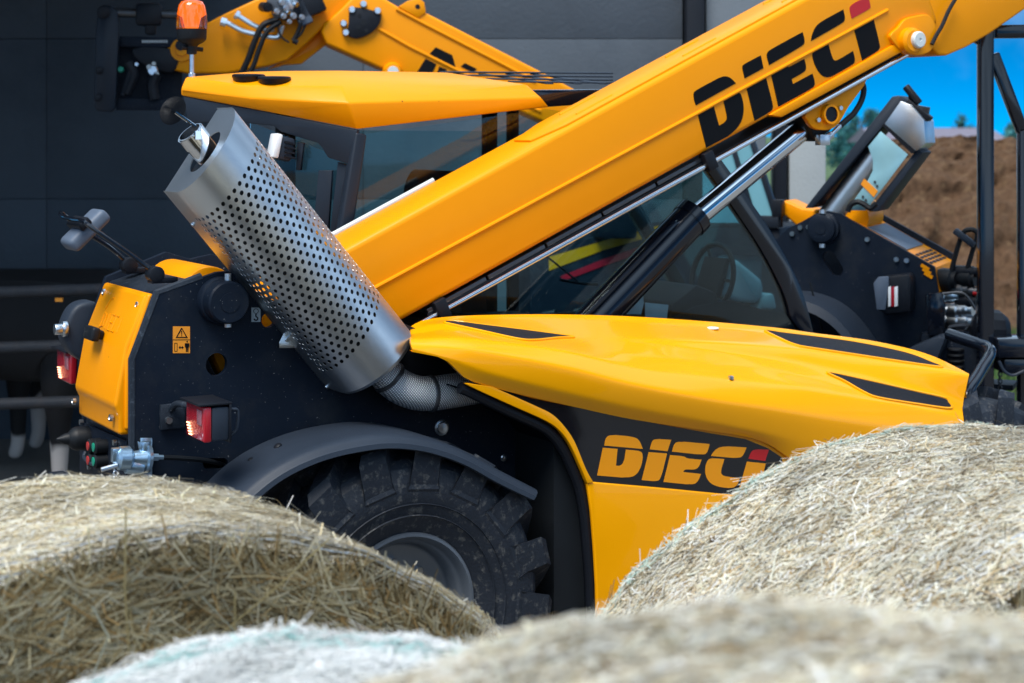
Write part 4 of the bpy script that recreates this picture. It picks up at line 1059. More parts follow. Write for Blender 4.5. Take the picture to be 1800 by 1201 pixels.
    for l in ([(1085, 552), (1130, 515), (1132, 532), (1127, 553)], [(1134, 532), (1175, 536), (1172, 562), (1134, 560)]):
        g = G(); g.prism(M.W(l, CW + 0.013), (0, 0.001, 0)); g.out('notice', 'paper', cab)
    # beacon
    bc_ = M.w(337, 130, 1.66)
    be = sub('beacon', T)
    g = G(); g.lathe(bc_, (0, 0, 1), [(-0.02, 0.016), (0, 0.016), (0.005, 0.010), (0.10, 0.010)], 16); g.out('stem', 'zinc', be)
    g = G(); g.lathe(bc_, (0, 0, 1), [(0.085, 0.014), (0.088, 0.022), (0.12, 0.024), (0.128, 0.030), (0.138, 0.050), (0.15, 0.062), (0.155, 0.064), (0.195, 0.066), (0.197, 0.06)], 28); g.out('socket', 'rubber_clean', be)
    g = G(); g.cyl(bc_ + Vector((-0.045, 0, 0.115)), bc_ + Vector((0.05, 0, 0.108)), 0.010, 10); g.out('wing_screw', 'rubber_clean', be)
    g = G(); g.lathe(bc_, (0, 0, 1), [(0.197, 0.068), (0.21, 0.069), (0.26, 0.066), (0.30, 0.058), (0.318, 0.048), (0.324, 0.030), (0.325, 0.0)], 36, caps=False); g.out('dome', 'orange_lens', be, angle=60)
    g = G(); g.lathe(bc_, (0, 0, 1), [(0.20, 0.02), (0.245, 0.028), (0.26, 0.045), (0.305, 0.040), (0.312, 0.0)], 16); g.out('reflector', 'orange_bulb', be)
build_cab()

# --- rear coupling panel
def rear_panel_bits():
    rp = sub('rear_coupling_panel', T)
    u0 = M.w(238, 800, WP).x
    Q = lambda x, y, du=0.0: M.u(x, y, u0 - du)
    g = G(); g.prism([Q(140, 740, .006), Q(222, 775, .006), Q(222, 880, .006), Q(140, 850, .006)], (0.004, 0, 0)); g.out('panel', 'black_frame', rp, bevel=0.001)
    c = Q(158, 770); g = G(); g.lathe(c, (-1, 0, 0.05), [(0, 0.046), (0.055, 0.046), (0.07, 0.040), (0.085, 0.024), (0.10, 0.020), (0.13, 0.004), (0.131, 0)], 24, caps=False); g.out('horn', 'rubber_clean', rp, angle=25)
    for x, y in ((172, 781), (182, 783), (172, 806), (182, 808)):
        c = Q(x + 8, y + 1); g = G(); g.lathe(c, (-1, 0, 0), [(0, 0.027), (0.05, 0.027), (0.055, 0.022)], 18); cp = g.out('coupler', 'rubber_clean', rp)
        g = G(); g.lathe(c, (-1, 0, 0), [(0.054, 0.017), (0.058, 0.017), (0.060, 0.010), (0.060, 0)], 16, caps=False); g.out('coupler_cap', 'red_ring' if x < 180 else 'green_ring', cp)
    for x, y in ((205, 778), (160, 820), (195, 842), (146, 742)):
        c = Q(x, y, .008); g = G(); g.cyl(c, c + Vector((-0.014, 0, 0)), 0.011, 8); g.out('bolt', 'zinc', rp)
    g = G(); g.tube(sm([Q(150, 795, .03), Q(148, 805, .04), (Q(160, 815, .05)), Q(172, 820, .04)], 4), 0.008, 8); g.out('hose_loop', 'plastic', rp)
    # coupling valve with lever and chain
    cv = sub('trailer_valve', T)
    V = lambda x, y, w=0.36: M.w(x, y, w)
    g = G(); g.prism([V(247, 770, .40), V(268, 770, .40), V(268, 838, .40), V(258, 843, .40), V(248, 838, .40)], (0, 0.008, 0)); g.out('mount_plate', 'bluezinc', cv, bevel=0.003)
    g = G(); g.lathe(V(262, 806), (V(205, 806) - V(262, 806)), [(0, 0.050), (0.012, 0.052), (0.016, 0.034), (0.06, 0.026), (0.075, 0.044), (0.11, 0.042), (0.12, 0.030), (0.128, 0)], 18); g.out('valve_body', 'bluezinc', cv, angle=25)
    g = G(); g.lathe(V(256, 776), V(256, 800) - V(256, 776), [(0, 0.018), (0.03, 0.018)], 12); g.box(V(205, 800), (0.035, 0.03, 0.05)); g.cyl(V(222, 818), V(250, 822), 0.030, 14); g.out('valve_fittings', 'bluezinc', cv, bevel=0.003)
    g = G()
    for y in (792, 812):
        g.prism([V(242, y - 16), V(254, y - 12), V(258, y + 8), V(248, y + 16)], (0, 0.006, 0))
    g.out('spring_plates', 'bluezinc', cv, bevel=0.002)
    g = G(); g.cyl(V(178, 826, .34), V(206, 818, .34), 0.009, 10); g.out('lever', 'zinc', cv)
    for k in range(6):
        c = V(201 + (k % 2) * 1.5, 828 + k * 4.6, .34); g = G()
        a = Vector((1, 0, 0)) if k % 2 else Vector((0, 1, 0))
        g.tube([c + a * (0.007 * math.cos(t)) + Vector((0, 0, 0.009 * math.sin(t))) for t in np.linspace(0, 2 * math.pi, 11)], 0.0024, 5); g.out('chain_link', 'zinc', cv)
    g = G(); g.lathe(V(268, 804), V(280, 804) - V(268, 804), [(0, 0.014), (0.02, 0.014), (0.022, 0.009), (0.04, 0.009)], 6); g.out('cable_nut', 'bluezinc', cv)
    g = G(); g.tube(sm([V(274, 804, .37), V(310, 805, .38), V(350, 808, .40), V(378, 813, .43), V(398, 820, .50)], 5), 0.009, 8); g.out('cable', 'rubber_clean', cv)
    g = G(); p = M.w(104, 838, 1.0); g.box(p, (0.06, 0.10, 0.025)); g.out('tow_hitch', 'black_edge', T, bevel=0.004)
rear_panel_bits()

# ------------------------------------------------------------------ second telehandler: its boom and carriage show above the cab
B = Fr(-0.6, 11.0, 8)
T2 = thing('telehandler', 'telehandler parked behind, its yellow boom and black carriage showing above the cab roof', 'telehandler', (B.x0, B.y0, 0), B.a)
def machine2():
    g = G(); g.prism(B.W([(564, 56), (570, 42), (600, 15), (622, -8), (660, -12), (700, 12), (748, 22), (953, 127), (1090, 200), (1060, 262), (900, 190), (668, 120), (574, 78)], 0.0), (0, 0.32, 0)); bo = g.out('boom', 'yellow_far', T2, bevel=0.02, seg=3)
    g = G(); g.prism(B.W([(700, 12), (716, 2), (735, -4), (746, 4), (749, 22), (735, 32)], -0.01), (0, 0.05, 0)); g.out('lug', 'yellow_far', bo, bevel=0.006)
    g = G(); g.cyl(B.w(734, 12, -0.012), B.w(734, 12, 0.0), 0.016, 14); g.out('lug_hole', 'plastic_dark', bo)
    g = G(); g.tube(B.W([(664, 50), (720, 82), (950, 196)], -0.002), 0.012, 8); g.out('weld_bead', 'yellow_far', bo)
    g = G(); g.tube(B.W([(697, 16), (742, 40), (940, 142)], -0.002), 0.012, 8); g.out('weld_bead', 'yellow_far', bo)
    for l in ([(755, 95), (766, 83), (795, 97), (801, 118), (790, 116)], [(748, 103), (767, 113), (757, 135), (728, 135)], [(810, 117), (817, 111), (838, 121), (832, 128)], [(800, 123), (822, 134), (815, 145), (790, 140)], [(772, 117), (785, 122), (780, 140), (765, 138)]):
        g = G(); g.prism(B.W(l, -0.004), (0, 0.003, 0)); g.out('letter', 'black_decal', bo)
    c = B.w(691, 126, -0.05); g = G(); g.lathe(c, (0, 1, 0), [(-0.01, 0), (-0.01, 0.034), (0.0, 0.036), (0.0, 0.05), (0.06, 0.066)], 24, caps=False); g.out('boss', 'yellow_far', bo)
    g = G(); g.lathe(c, (0, 1, 0), [(-0.014, 0), (-0.014, 0.034), (0.0, 0.036)], 24, caps=False); g.out('white_plug', 'white_plug', bo)
    pl = sm([(x, y, 0) for x, y in [(614, 20), (619, 13), (640, 15), (666, 22), (670, 30), (665, 45), (652, 58), (632, 67), (618, 66), (611, 58), (613, 40)]], 3, True)
    g = G(); g.prism(B.W([(p.x, p.y) for p in pl], -0.03), (0, 0.03, 0)); cp = g.out('cover_plate', 'plastic_dark', bo, bevel=0.004)
    for x, y in ((619, 17), (664, 19), (608, 57), (604, 41), (639, 7)):
        q = B.w(x, y, -0.045); g = G(); g.lathe(q, (0, 1, 0), [(0, 0), (0, 0.018), (0.006, 0.022), (0.045, 0.022)], 14, caps=False); g.out('bolt', 'zinc', cp)
    for x, y, r in ((632, 28, .014), (640, 40, .02), (652, 32, .014), (630, 48, .014), (644, 54, .014)):
        q = B.w(x, y, -0.032); g = G(); g.cyl(q, q + Vector((0, 0.004, 0)), r, 12); g.out('plate_hole', 'rubber_clean', cp)
    # drooping nose
    g = G(); g.prism(B.W([(640, -30), (620, 0), (580, 38), (540, 75), (505, 106), (470, 116), (400, 129), (330, 129), (300, 122), (286, 100), (296, 82), (330, 58), (400, 22), (452, -2), (520, -40)], 0.06), (0, 0.22, 0)); no = g.out('boom_nose', 'yellow_far', T2, bevel=0.015, seg=3)
    g = G(); g.prism(B.W([(580, 40), (574, 78), (530, 112), (500, 114), (470, 122), (505, 104), (545, 70)], 0.20), (0, 0.12, 0)); g.out('nose_gusset', 'yellow_far', no, bevel=0.006)
    c = B.w(320, 88, 0.055); g = G(); g.lathe(c, (0, -1, 0), [(0, 0.075), (0.012, 0.072), (0.012, 0.04), (0.03, 0.038), (0.03, 0)], 24, caps=False); g.out('nose_pin', 'yellow_far', no)
    g = G(); g.lathe(B.w(318, 80, 0.03), (0, -1, 0), [(0, 0.035), (0.01, 0.033), (0.01, 0)], 18, caps=False); g.out('pin_end', 'plastic_dark', no)
    # hydraulic block, pipes and hoses
    hb_ = sub('valve_block', T2)
    for (x, y, sx, sz, m) in ((540, 8, .20, .16, 'plastic_dark'), (492, 12, .13, .14, 'steel_dark'), (528, 18, .09, .20, 'plastic_grey'), (510, 2, .10, .12, 'zinc')):
        g = G(); g.box(B.w(x, y, -0.02), (sx, .12, sz), Matrix.Rotation(R(-24), 3, 'Y')); g.out('block', m, hb_, bevel=0.008)
    for x, y, r, m in ((470, 13, .032, 'plastic_dark'), (502, 14, .02, 'zinc'), (498, 28, .02, 'zinc'), (515, 28, .022, 'zinc'), (508, 38, .016, 'zinc'), (495, 4, .022, 'zinc'), (530, 30, .018, 'zinc'), (520, 8, .018, 'chrome'), (486, 20, .02, 'zinc'), (506, 22, .014, 'chrome')):
        q = B.w(x, y, -0.10); g = G(); g.lathe(q, Vector((-0.3, 1, 0.1)), [(-0.03, 0), (-0.03, r * .7), (-0.01, r * .7), (-0.01, r), (0.10, r)], 10, caps=False); g.out('fitting', m, hb_)
    for l in ([(388, 38), (402, 42), (425, 54), (452, 61), (484, 66), (492, 60), (497, 45)], [(414, 25), (422, 30), (445, 44), (470, 53), (482, 51)]):
        g = G(); g.tube(sm(B.W(l, -0.02), 5), 0.017, 10); q = B.w(*l[0], -0.02); q2 = B.w(*l[1], -0.02)
        g.cyl(q, q.lerp(q2, 0.7), 0.030, 10); g.out('steel_pipe', 'zinc', hb_)
    for l, r in (([(488, 34), (462, 45), (447, 75), (436, 105), (422, 134)], .020), ([(494, 38), (470, 55), (456, 85), (447, 112), (436, 134)], .016), ([(530, 40), (522, 60), (515, 72)], .014), ([(540, 36), (530, 58), (518, 70)], .008), ([(488, 44), (494, 64), (508, 75)], .006)):
        g = G(); g.tube(sm(B.W(l, -0.07), 5), r, 8); g.out('hose', 'rubber_clean', hb_)
    q = B.w(515, 71, -.07); g = G(); g.cyl(q, q + Vector((.03, 0, -.015)), .018, 10); g.out('hose_plug', 'rubber_clean', hb_)
    # carriage
    ca = sub('tool_carriage', T2)
    g = G(); g.prism(B.W([(172, 20), (180, 8), (196, 10), (207, 22), (209, 60), (203, 190), (196, 197), (172, 196), (165, 188), (168, 60)], 0.0), (0, 0.07, 0)); g.out('side_plate', 'fascia', ca, bevel=0.012)
    for x, y, r in ((182, 22, .04), (174, 124, .024), (172, 172, .024)):
        g = G(); g.cyl(B.w(x, y, -0.02), B.w(x, y, 0.0), r, 18); g.out('pin_end', 'plastic_dark', ca, bevel=0.004)
    g = G(); g.cyl(B.w(196, 22, 0.05), B.w(330, 26, 0.05), 0.030, 16); g.out('cross_bar', 'steel_dark', ca)
    g = G(); g.box(B.w(262, 26, 0.05), (0.16, 0.10, 0.14)); g.box(B.w(265, 45, 0.05), (0.07, 0.06, 0.12)); g.out('bar_collar', 'plastic_dark', ca, bevel=0.02)
    g = G(); g.prism(B.W([(204, 64), (320, 66), (320, 84), (204, 82)], 0.06), (0, 0.06, 0)); g.out('upper_plate', 'black_frame', ca, bevel=0.004)
    g = G(); g.prism(B.W([(204, 172), (325, 176), (325, 194), (204, 194)], 0.06), (0, 0.06, 0)); g.out('lower_plate', 'black_frame', ca, bevel=0.004)
    g = G(); g.prism(B.W([(204, 82), (320, 84), (320, 180), (204, 180)], 0.22), (0, 0.03, 0)); g.out('back_plate', 'black_frame', ca)
    g = G(); g.prism(sm(B.W([(235, 84), (290, 84), (312, 95), (312, 115), (300, 127), (270, 122), (240, 105)], 0.05), 3, True), (0, 0.08, 0)); g.out('link_arm', 'plastic_dark', ca, bevel=0.01)
    for l, r in (([(225, 110), (235, 130), (222, 165)], .03), ([(275, 130), (268, 150), (272, 175)], .035), ([(232, 112), (225, 140), (216, 168)], .02)):
        g = G(); g.tube(sm(B.W(l, 0.03), 4), r, 10); g.out('hydraulic_hose', 'plastic_dark', ca)
    for x, y, r, m in ((268, 124, .035, 'zinc'), (262, 118, .018, 'white_plug'), (274, 130, .018, 'white_plug'), (212, 122, .02, 'green_ring'), (240, 113, .014, 'zinc'), (270, 112, .014, 'white_plug')):
        q = B.w(x, y, 0.0); g = G(); g.lathe(q, (0, 1, 0), [(0, 0), (0, r * .8), (0.01, r), (0.05, r)], 10, caps=False); g.out('fitting', m, ca)
    # the maker's small white lettering on the upper plate
    for k in range(11):
        x = 251 + k * 4.2; g = G(); q = B.w(x, 73, 0.057); g.box(q, (0.009, 0.002, 0.016)); g.out('letter', 'white_plug', ca)
    # body, mostly hidden behind the nearer machine
    g = G(); g.prism(B.W([(930, 420), (1330, 400), (1460, 520), (1460, 760), (930, 760)], 0.25), (0, 1.1, 0)); bd_ = g.out('body', 'black_frame', T2, bevel=0.03)
    g = G(); g.prism(B.W([(965, 452), (1060, 424), (1130, 404), (1310, 358), (1310, 372), (1130, 420), (1060, 440), (965, 476)], 0.244), (0, 0.003, 0)); g.out('yellow_stripe', 'stripe_yellow', bd_)
    g = G(); g.prism(B.W([(985, 486), (1060, 456), (1130, 432), (1290, 386), (1290, 397), (1130, 444), (1060, 468), (990, 494)], 0.244), (0, 0.003, 0)); g.out('red_stripe', 'stripe_red', bd_)
    for x in (1000, 1400):
        q = B.w(x, 760, 0.2); wheel(T2, Vector((q.x, 0.2, 0.605)))
    g = G(); g.prism(B.W([(1050, 190), (1130, 200), (1120, 420), (1050, 420)], 0.1), (0, 0.3, 0)); g.out('boom_tower', 'black_frame', bd_, bevel=0.02)
machine2()

# ------------------------------------------------------------------ third telehandler: its rear end at the right
c3 = at(1452, 400, 9.6)
C = Fr(c3.x, c3.y, -24)
T3 = thing('telehandler', 'telehandler seen from behind at the right, black rear plates and upright exhaust guard', 'telehandler', (C.x0, C.y0, 0), C.a)
def machine3():
    op = [(1360, 425), (1385, 402), (1411, 389), (1433, 376), (1455, 371), (1478, 376), (1494, 386), (1642, 469), (1650, 517), (1656, 640), (1656, 800), (1400, 800), (1360, 640)]
    a = C.w(1457, 452, 0); b = C.w(1471, 474, 0); d = (b - a).normalized(); nn = Vector((-d.z, 0, d.x)); r = 0.036; sl = []
    for k in range(9):
        t = math.pi / 2 - math.pi * k / 8; sl.append(b + d * (r * math.cos(t)) + nn * (r * math.sin(t)))
    for k in range(9):
        t = math.pi * 1.5 - math.pi * k / 8; sl.append(a + d * (r * math.cos(t)) + nn * (r * math.sin(t)))
    holed_plate('side_plate', 'black_frame', T3, C.W(op, 0), [sl], (0, 0.03, 0))
    G().prism([Vector((p.x, 0.62, p.z + 0.03)) for p in C.W(op, 0)], (0, 0.03, 0)).out('side_plate', 'black_frame', T3, bevel=0.005)
    pc = C.w(1450, 401, 0); g = G(); g.lathe(pc, (0, -1, 0), [(0, 0.088), (0.05, 0.088), (0.055, 0.078), (0.10, 0.076), (0.105, 0.06), (0.105, 0.03), (0.108, 0.03), (0.108, 0)], 28, caps=False); pn = g.out('pivot_pin', 'black_frame', T3)
    for dz in (0.085, -0.085):
        g = G(); g.cyl(pc + Vector((0, -0.06, dz)), pc + Vector((0, -0.06, dz * 1.25)), 0.018, 8); g.out('grease_nipple', 'zinc', pn)
    for x, y in ((1407, 400), (1422, 399), (1393, 411), (1525, 421), (1576, 456), (1594, 458)):
        q = C.w(x, y, 0); g = G(); g.cyl(q, q + Vector((0, -0.015, 0)), 0.014, 8); g.out('bolt', 'zinc', T3)
    # sloping yellow rear cover between the plates, grey hatch, louvred end
    pts = [C.w(x, y, 0) for x, y in [(1505, 396), (1640, 473), (1650, 520)]]
    g = G(); g.grid([[Vector((p.x, 0.035, p.z)) for p in pts], [Vector((p.x, 0.615, p.z)) for p in pts]]); rc = g.out('rear_cover', 'yellow_far', T3, solid=0.01)
    d = (pts[1] - pts[0]); dn = d.normalized(); up = Vector((-dn.z, 0, dn.x)); up = up if up.z > 0 else -up
    f = lambda t, w, h: Vector((pts[0].x + d.x * t, w, pts[0].z + d.z * t)) + up * h
    g = G(); g.prism([f(.10, .08, .006), f(.62, .08, .006), f(.62, .56, .006), f(.10, .56, .006)], up * 0.006); g.out('hatch', 'plastic_grey', rc, bevel=0.002)
    for i in range(4):
        for k in range(5):
            g = G(); g.prism([f(.72 + .06 * i, .10 + .10 * k, .006), f(.755 + .06 * i, .10 + .10 * k, .006), f(.755 + .06 * i, .16 + .10 * k, .006), f(.72 + .06 * i, .16 + .10 * k, .006)], up * 0.004); g.out('louvre', 'plastic_dark', rc)
    for k in range(3):
        g = G(); q = C.w(1626 + 3 * k, 470 + 7 * k, -0.004); g.box(q, (0.05, 0.004, 0.018), Matrix.Rotation(R(30), 3, 'Y')); g.out('louvre', 'yellow_far', rc)
    g = G(); q = C.w(1510, 380, 0.3); g.lathe(Vector((q.x, 0.1, q.z)), (0, 1, 0), [(0, 0.0), (0, 0.10), (0.4, 0.10), (0.4, 0)], 24, caps=False); g.out('boom_foot', 'yellow_far', T3, angle=30)
    g = G(); g.prism(C.W([(1368, 356), (1380, 352), (1410, 366), (1438, 370), (1450, 357), (1458, 356), (1466, 366), (1462, 380), (1430, 396), (1405, 402), (1375, 375)], 0.25), (0, 0.25, 0)); g.out('boom', 'yellow_far', T3, bevel=0.015, seg=3)
    g = G(); g.box(C.w(1368, 366, 0.2), (0.06, 0.08, 0.10)); g.box(C.w(1372, 385, 0.2), (0.02, 0.04, 0.10)); g.out('sensor_box', 'plastic_dark', T3, bevel=0.006)
    # cab corner
    cb = sub('cab', T3)
    g = G(); g.prism(C.W([(1235, 190), (1312, 215), (1366, 380), (1345, 392), (1235, 392)], 0.75), (0, 0.006, 0)); g.out('window', 'teal_panel', cb)
    for l in ([(1306, 215), (1314, 215), (1369, 382), (1360, 386)], [(1270, 210), (1278, 212), (1330, 388), (1320, 390)], [(1300, 378), (1369, 380), (1369, 400), (1300, 402)]):
        g = G(); g.prism(C.W(l, 0.73), (0, 0.05, 0)); g.out('cab_pillar', 'fascia', cb, bevel=0.006)
    g = G(); g.prism(C.W([(1150, 160), (1320, 180), (1318, 215), (1150, 205)], 0.70), (0, 0.9, 0)); g.out('roof', 'yellow_far', cb, bevel=0.02)
    g = G(); g.prism(C.W([(1150, 400), (1370, 400), (1400, 640), (1400, 760), (1150, 760)], 0.76), (0, 0.8, 0)); g.out('lower_body', 'black_frame', cb, bevel=0.02)
    # exhaust guard
    eg = sub('exhaust_guard', T3)
    g = G(); g.prism(C.W([(1415, 366), (1428, 366), (1590, 178), (1580, 168), (1568, 170)], 0.05), (0, 0.30, 0)); g.out('guard_rail', 'plastic', eg, bevel=0.006)
    g = G(); g.prism(C.W([(1526, 372), (1543, 372), (1622, 268), (1612, 262)], 0.05), (0, 0.28, 0)); g.out('guard_rail', 'plastic', eg, bevel=0.006)
    g = G(); a = C.w(1462, 385, 0.16); b = C.w(1556, 262, 0.16); g.cyl(a, b, 0.085, 24); g.out('silencer', 'stainless', eg)
    g = G(); g.prism(C.W([(1548, 231), (1596, 272), (1522, 370), (1488, 370), (1524, 320), (1534, 300), (1534, 280), (1526, 258)], 0.03), (0, 0.006, 0)); sh = g.out('side_sheet', 'teal_sheet', eg, bevel=0.001)
    g = G(); g.prism(C.W([(1513, 324), (1519, 314), (1543, 336), (1536, 347)], 0.026), (0, 0.004, 0)); g.out('orange_strip', 'sticker_orange', sh)
    for x, y in ((1538, 320), (1542, 327), (1517, 346), (1522, 352)):
        q = C.w(x, y, 0.028); g = G(); g.cyl(q, q + Vector((0, -0.004, 0)), 0.007, 8); g.out('rivet', 'steel_dark', sh)
    g = G(); g.prism(C.W([(1555, 218), (1583, 178), (1600, 184), (1624, 212), (1627, 252), (1610, 266)], 0.02), (0, 0.30, 0)); g.out('end_box', 'stainless', eg, bevel=0.003)
    g = G(); g.prism(C.W([(1550, 220), (1556, 217), (1610, 266), (1602, 270)], 0.022), (0, 0.26, 0)); g.out('dark_joint', 'plastic_dark', eg)
    g = G(); g.cyl(C.w(1612, 218, 0.14), C.w(1618, 186, 0.14), 0.055, 20); g.out('tailpipe', 'steel_dark', eg)
    g = G(); g.cyl(C.w(1592, 152, 0.10), C.w(1616, 182, 0.10), 0.022, 12); g.cyl(C.w(1600, 160, 0.1), C.w(1602, 190, 0.12), 0.014, 8); g.box(C.w(1616, 194, 0.12), (0.16, 0.10, 0.03), Matrix.Rotation(R(40), 3, 'Y')); g.out('rain_cap', 'plastic_dark', eg, bevel=0.004)
    g = G(); g.tube(sm(C.W([(1490, 372), (1496, 360), (1508, 355), (1520, 360), (1530, 366), (1540, 358)], 0.0), 4), 0.016, 8); g.out('cable', 'rubber_clean', eg)
    # fender arc, lamp, rear attachments
    ar = sm(C.W([(1400, 515), (1425, 518), (1460, 530), (1490, 550), (1515, 578), (1535, 610), (1545, 650)], -0.12), 5)
    g = G(); g.grid([[Vector((p.x, -0.01, p.z)) for p in ar], ar, [p + Vector((-.01, -.25, -.005)) for p in ar], [p + Vector((-.02, -.27, -.05)) for p in ar]]); g.out('fender', 'plastic', T3, solid=0.006, angle=50)
    q = C.w(1470, 800, -0.1); wheel(T3, Vector((q.x - 0.05, -0.42, 0.605)))
    tl = sub('tail_lamp', T3)
    g = G(); g.prism(C.W([(1537, 500), (1545, 488), (1596, 482), (1600, 490), (1600, 548), (1560, 552), (1540, 545)], -0.16), (0, 0.15, 0)); g.out('housing', 'plastic_dark', tl, bevel=0.01)
    g = G(); g.prism(C.W([(1535, 498), (1544, 487), (1562, 486), (1562, 500), (1556, 545), (1541, 545)], -0.175), (0, 0.02, 0)); g.out('shroud', 'plastic_grey', tl, bevel=0.004)
    for x0, x1, m in ((1561, 1566, 'lamp_white'), (1566, 1572, 'red_lens'), (1572, 1578, 'lamp_white')):
        g = G(); g.prism(C.W([(x0, 505), (x1, 503), (x1, 538), (x0, 540)], -0.172), (0, 0.01, 0)); g.out('lens', m, tl, bevel=0.002)
    rr = sub('rear_couplings', T3)
    for x, y, r, ln, m in ((1690, 566, .045, .16, 'zinc'), (1672, 546, .04, .14, 'zinc'), (1690, 545, .04, .14, 'zinc'), (1672, 566, .04, .16, 'zinc'), (1665, 492, .065, .12, 'rubber_clean'), (1700, 490, .05, .10, 'rubber_clean'), (1698, 478, .035, .16, 'plastic_dark'), (1682, 510, .04, .14, 'steel_dark'), (1700, 530, .04, .12, 'plastic_dark'), (1668, 520, .03, .12, 'bluezinc'), (1690, 590, .05, .12, 'plastic_dark'), (1545, 577, .03, .04, 'zinc'), (1622, 576, .03, .04, 'zinc'), (1702, 512, .03, .12, 'steel_dark')):
        q = C.w(x, y, 0.10); g = G(); g.lathe(q, (1, -0.25, 0), [(-ln / 2, r * .8), (-ln / 4, r), (ln / 4, r), (ln / 4 + .01, r * .8), (ln / 2, r * .8)], 14); g.out('coupling', m, rr)
    q = C.w(1711, 515, 0.08); g = G(); g.lathe(q, (1, -0.1, 0), [(0, .016), (.03, .016), (.035, .03), (.06, .032), (.065, 0)], 14, caps=False); g.out('red_knob', 'red_paint', rr)
    g = G(); g.prism(C.W([(1626, 520), (1632, 515), (1655, 515), (1662, 545), (1658, 590), (1630, 590)], -0.08), (0, 0.08, 0)); g.out('step_bracket', 'black_gloss', rr, bevel=0.006)
    g = G(); g.prism(C.W([(1598, 612), (1650, 590), (1662, 595), (1640, 650), (1580, 650)], -0.20), (0, 0.15, 0)); g.out('wheel_box', 'plastic', rr, bevel=0.01)
    g = G(); g.box(C.w(1680, 660, 0.1), (0.34, 0.3, 0.5)); g.out('rear_block', 'black_frame', rr, bevel=0.03)
    for k in range(5):
        g = G(); g.cyl(C.w(1680, 612 + 10 * k, -0.06), C.w(1680, 615 + 10 * k, -0.06), 0.045, 14); g.out('spring_coil', 'steel_dark', rr)
    for l, r in (([(1655, 517), (1690, 515), (1706, 530), (1715, 545)], .008), ([(1668, 578), (1672, 574), (1700, 572), (1698, 580)], .01)):
        g = G(); g.tube(sm(C.W(l, -0.05), 4), r, 6); g.out('cable', 'steel_dark', rr)
    lb = sub('light_bracket', T3)
    g = G(); g.tube(sm(C.W([(1670, 485), (1682, 440), (1693, 410), (1704, 404), (1714, 406), (1718, 415), (1710, 440), (1695, 490)], 0.08), 4), 0.014, 8); g.out('rod', 'rubber_clean', lb)
    g = G(); a = C.w(1678, 405, 0.06); b = C.w(1713, 432, 0.06); dd = (b - a).normalized(); g.box((a + b) / 2, ((b - a).length, 0.05, 0.035), Matrix((dd, Vector((0, 1, 0)), Vector((-dd.z, 0, dd.x)))).transposed()); g.out('lamp_bar', 'plastic', lb, bevel=0.008)
    q = C.w(1735, 582, -0.05); g = G(); g.lathe(q, (-0.9, -0.55, 0.05), [(-0.10, 0.0), (-0.10, 0.085), (-0.06, 0.115), (0.0, 0.12), (0.03, 0.118), (0.06, 0.09), (0.08, 0.05), (0.085, 0)], 14, caps=False); g.out('work_lamp', 'plastic_dark', T3, angle=25)
    g = G(); g.cyl((q.x, q.y, q.z - 0.05), (q.x - 0.05, q.y + .1, q.z - 0.5), 0.04, 12); g.out('lamp_post', 'plastic_dark', T3)
    g = G(); g.tube([C.w(1424, 497, -0.15), C.w(1436, 545, -0.15), C.w(1450, 600, -0.15)], 0.006, 6); g.out('antenna', 'rubber_clean', T3)
    for k in range(12):
        q = C.w(1757 + (k % 2), 628 + k * 6, -0.1); g = G(); a = Vector((1, 0, 0)) if k % 2 else Vector((0, 1, 0))
        g.tube([q + a * (0.010 * math.cos(t)) + Vector((0, 0, 0.014 * math.sin(t))) for t in np.linspace(0, 2 * math.pi, 9)], 0.004, 5); g.out('chain_link', 'steel_dark', T3)
    q = C.w(1735, 675, 0.0); g = G(); g.box(q, (0.30, 0.2, 0.03)); g.out('tow_plate', 'black_frame', T3, bevel=0.004)
machine3()

# ------------------------------------------------------------------ black steel frame at the right edge
D = Fr(at(1732, 300, 9.0).x, 9.0, 0)
T4 = thing('steel_frame', 'black square tube steel frame standing before the soil heap', 'frame', (D.x0, D.y0, 0), 0)
def sframe():
    def tubebox(p, q, s, name, parent=T4):
        p = Vector(p); q = Vector(q); d = (q - p).normalized(); y = Vector((0, 1, 0)); z = d.cross(y).normalized()
        g = G(); g.box((p + q) / 2, ((q - p).length, s, s), Matrix((d, y, z)).transposed()); return g.out(name, 'black_gloss', parent, bevel=0.008, seg=3)
    t = D.w(1732, 22, 0); tubebox((t.x, 0, 0), (t.x, 0, t.z), 0.075, 'post')
    a = D.w(1748, 56, 0.0); b = D.w(1960, 54, 0.0); tubebox(a + Vector((0.0, 0.0, 0)), b, 0.07, 'top_beam')
    a = D.w(1650, 60, 0.0); b = D.w(1697, 60, 0.0); tubebox(D.w(1640, 62, 0), D.w(1702, 60, 0), 0.05, 'arm'); tubebox(D.w(1702, 60, 0), D.w(1724, 72, 0), 0.05, 'arm_knee')
    tubebox(D.w(1745, 95, 0.03), D.w(1797, 232, 0.03), 0.06, 'diagonal')
    q = D.w(1799, 225, 0.03); tubebox((q.x, 0.03, 0), q, 0.06, 'rear_post')
    q = D.w(1960, 60, 0.0); tubebox((q.x, 0.0, 0), q, 0.075, 'post')
    a = D.w(1752, 612, -0.1); b = D.w(1960, 612, -0.1); g = G(); g.box((a + b) / 2 + Vector((0, 0.1, 0)), ((b - a).length, 0.24, 0.10)); g.out('lower_beam', 'black_gloss', T4, bevel=0.012)
    a = D.w(1765, 645, -0.1); b = D.w(1960, 645, -0.1); g = G(); g.box((a + b) / 2 + Vector((0, 0.1, 0)), ((b - a).length, 0.2, 0.08)); g.out('lower_rail', 'black_gloss', T4, bevel=0.012)
    g = G(); g.tube(sm(D.W([(1756, 635), (1765, 652), (1780, 660), (1800, 652)], -0.16), 4), 0.008, 6); g.out('cable', 'plastic', T4)
sframe()

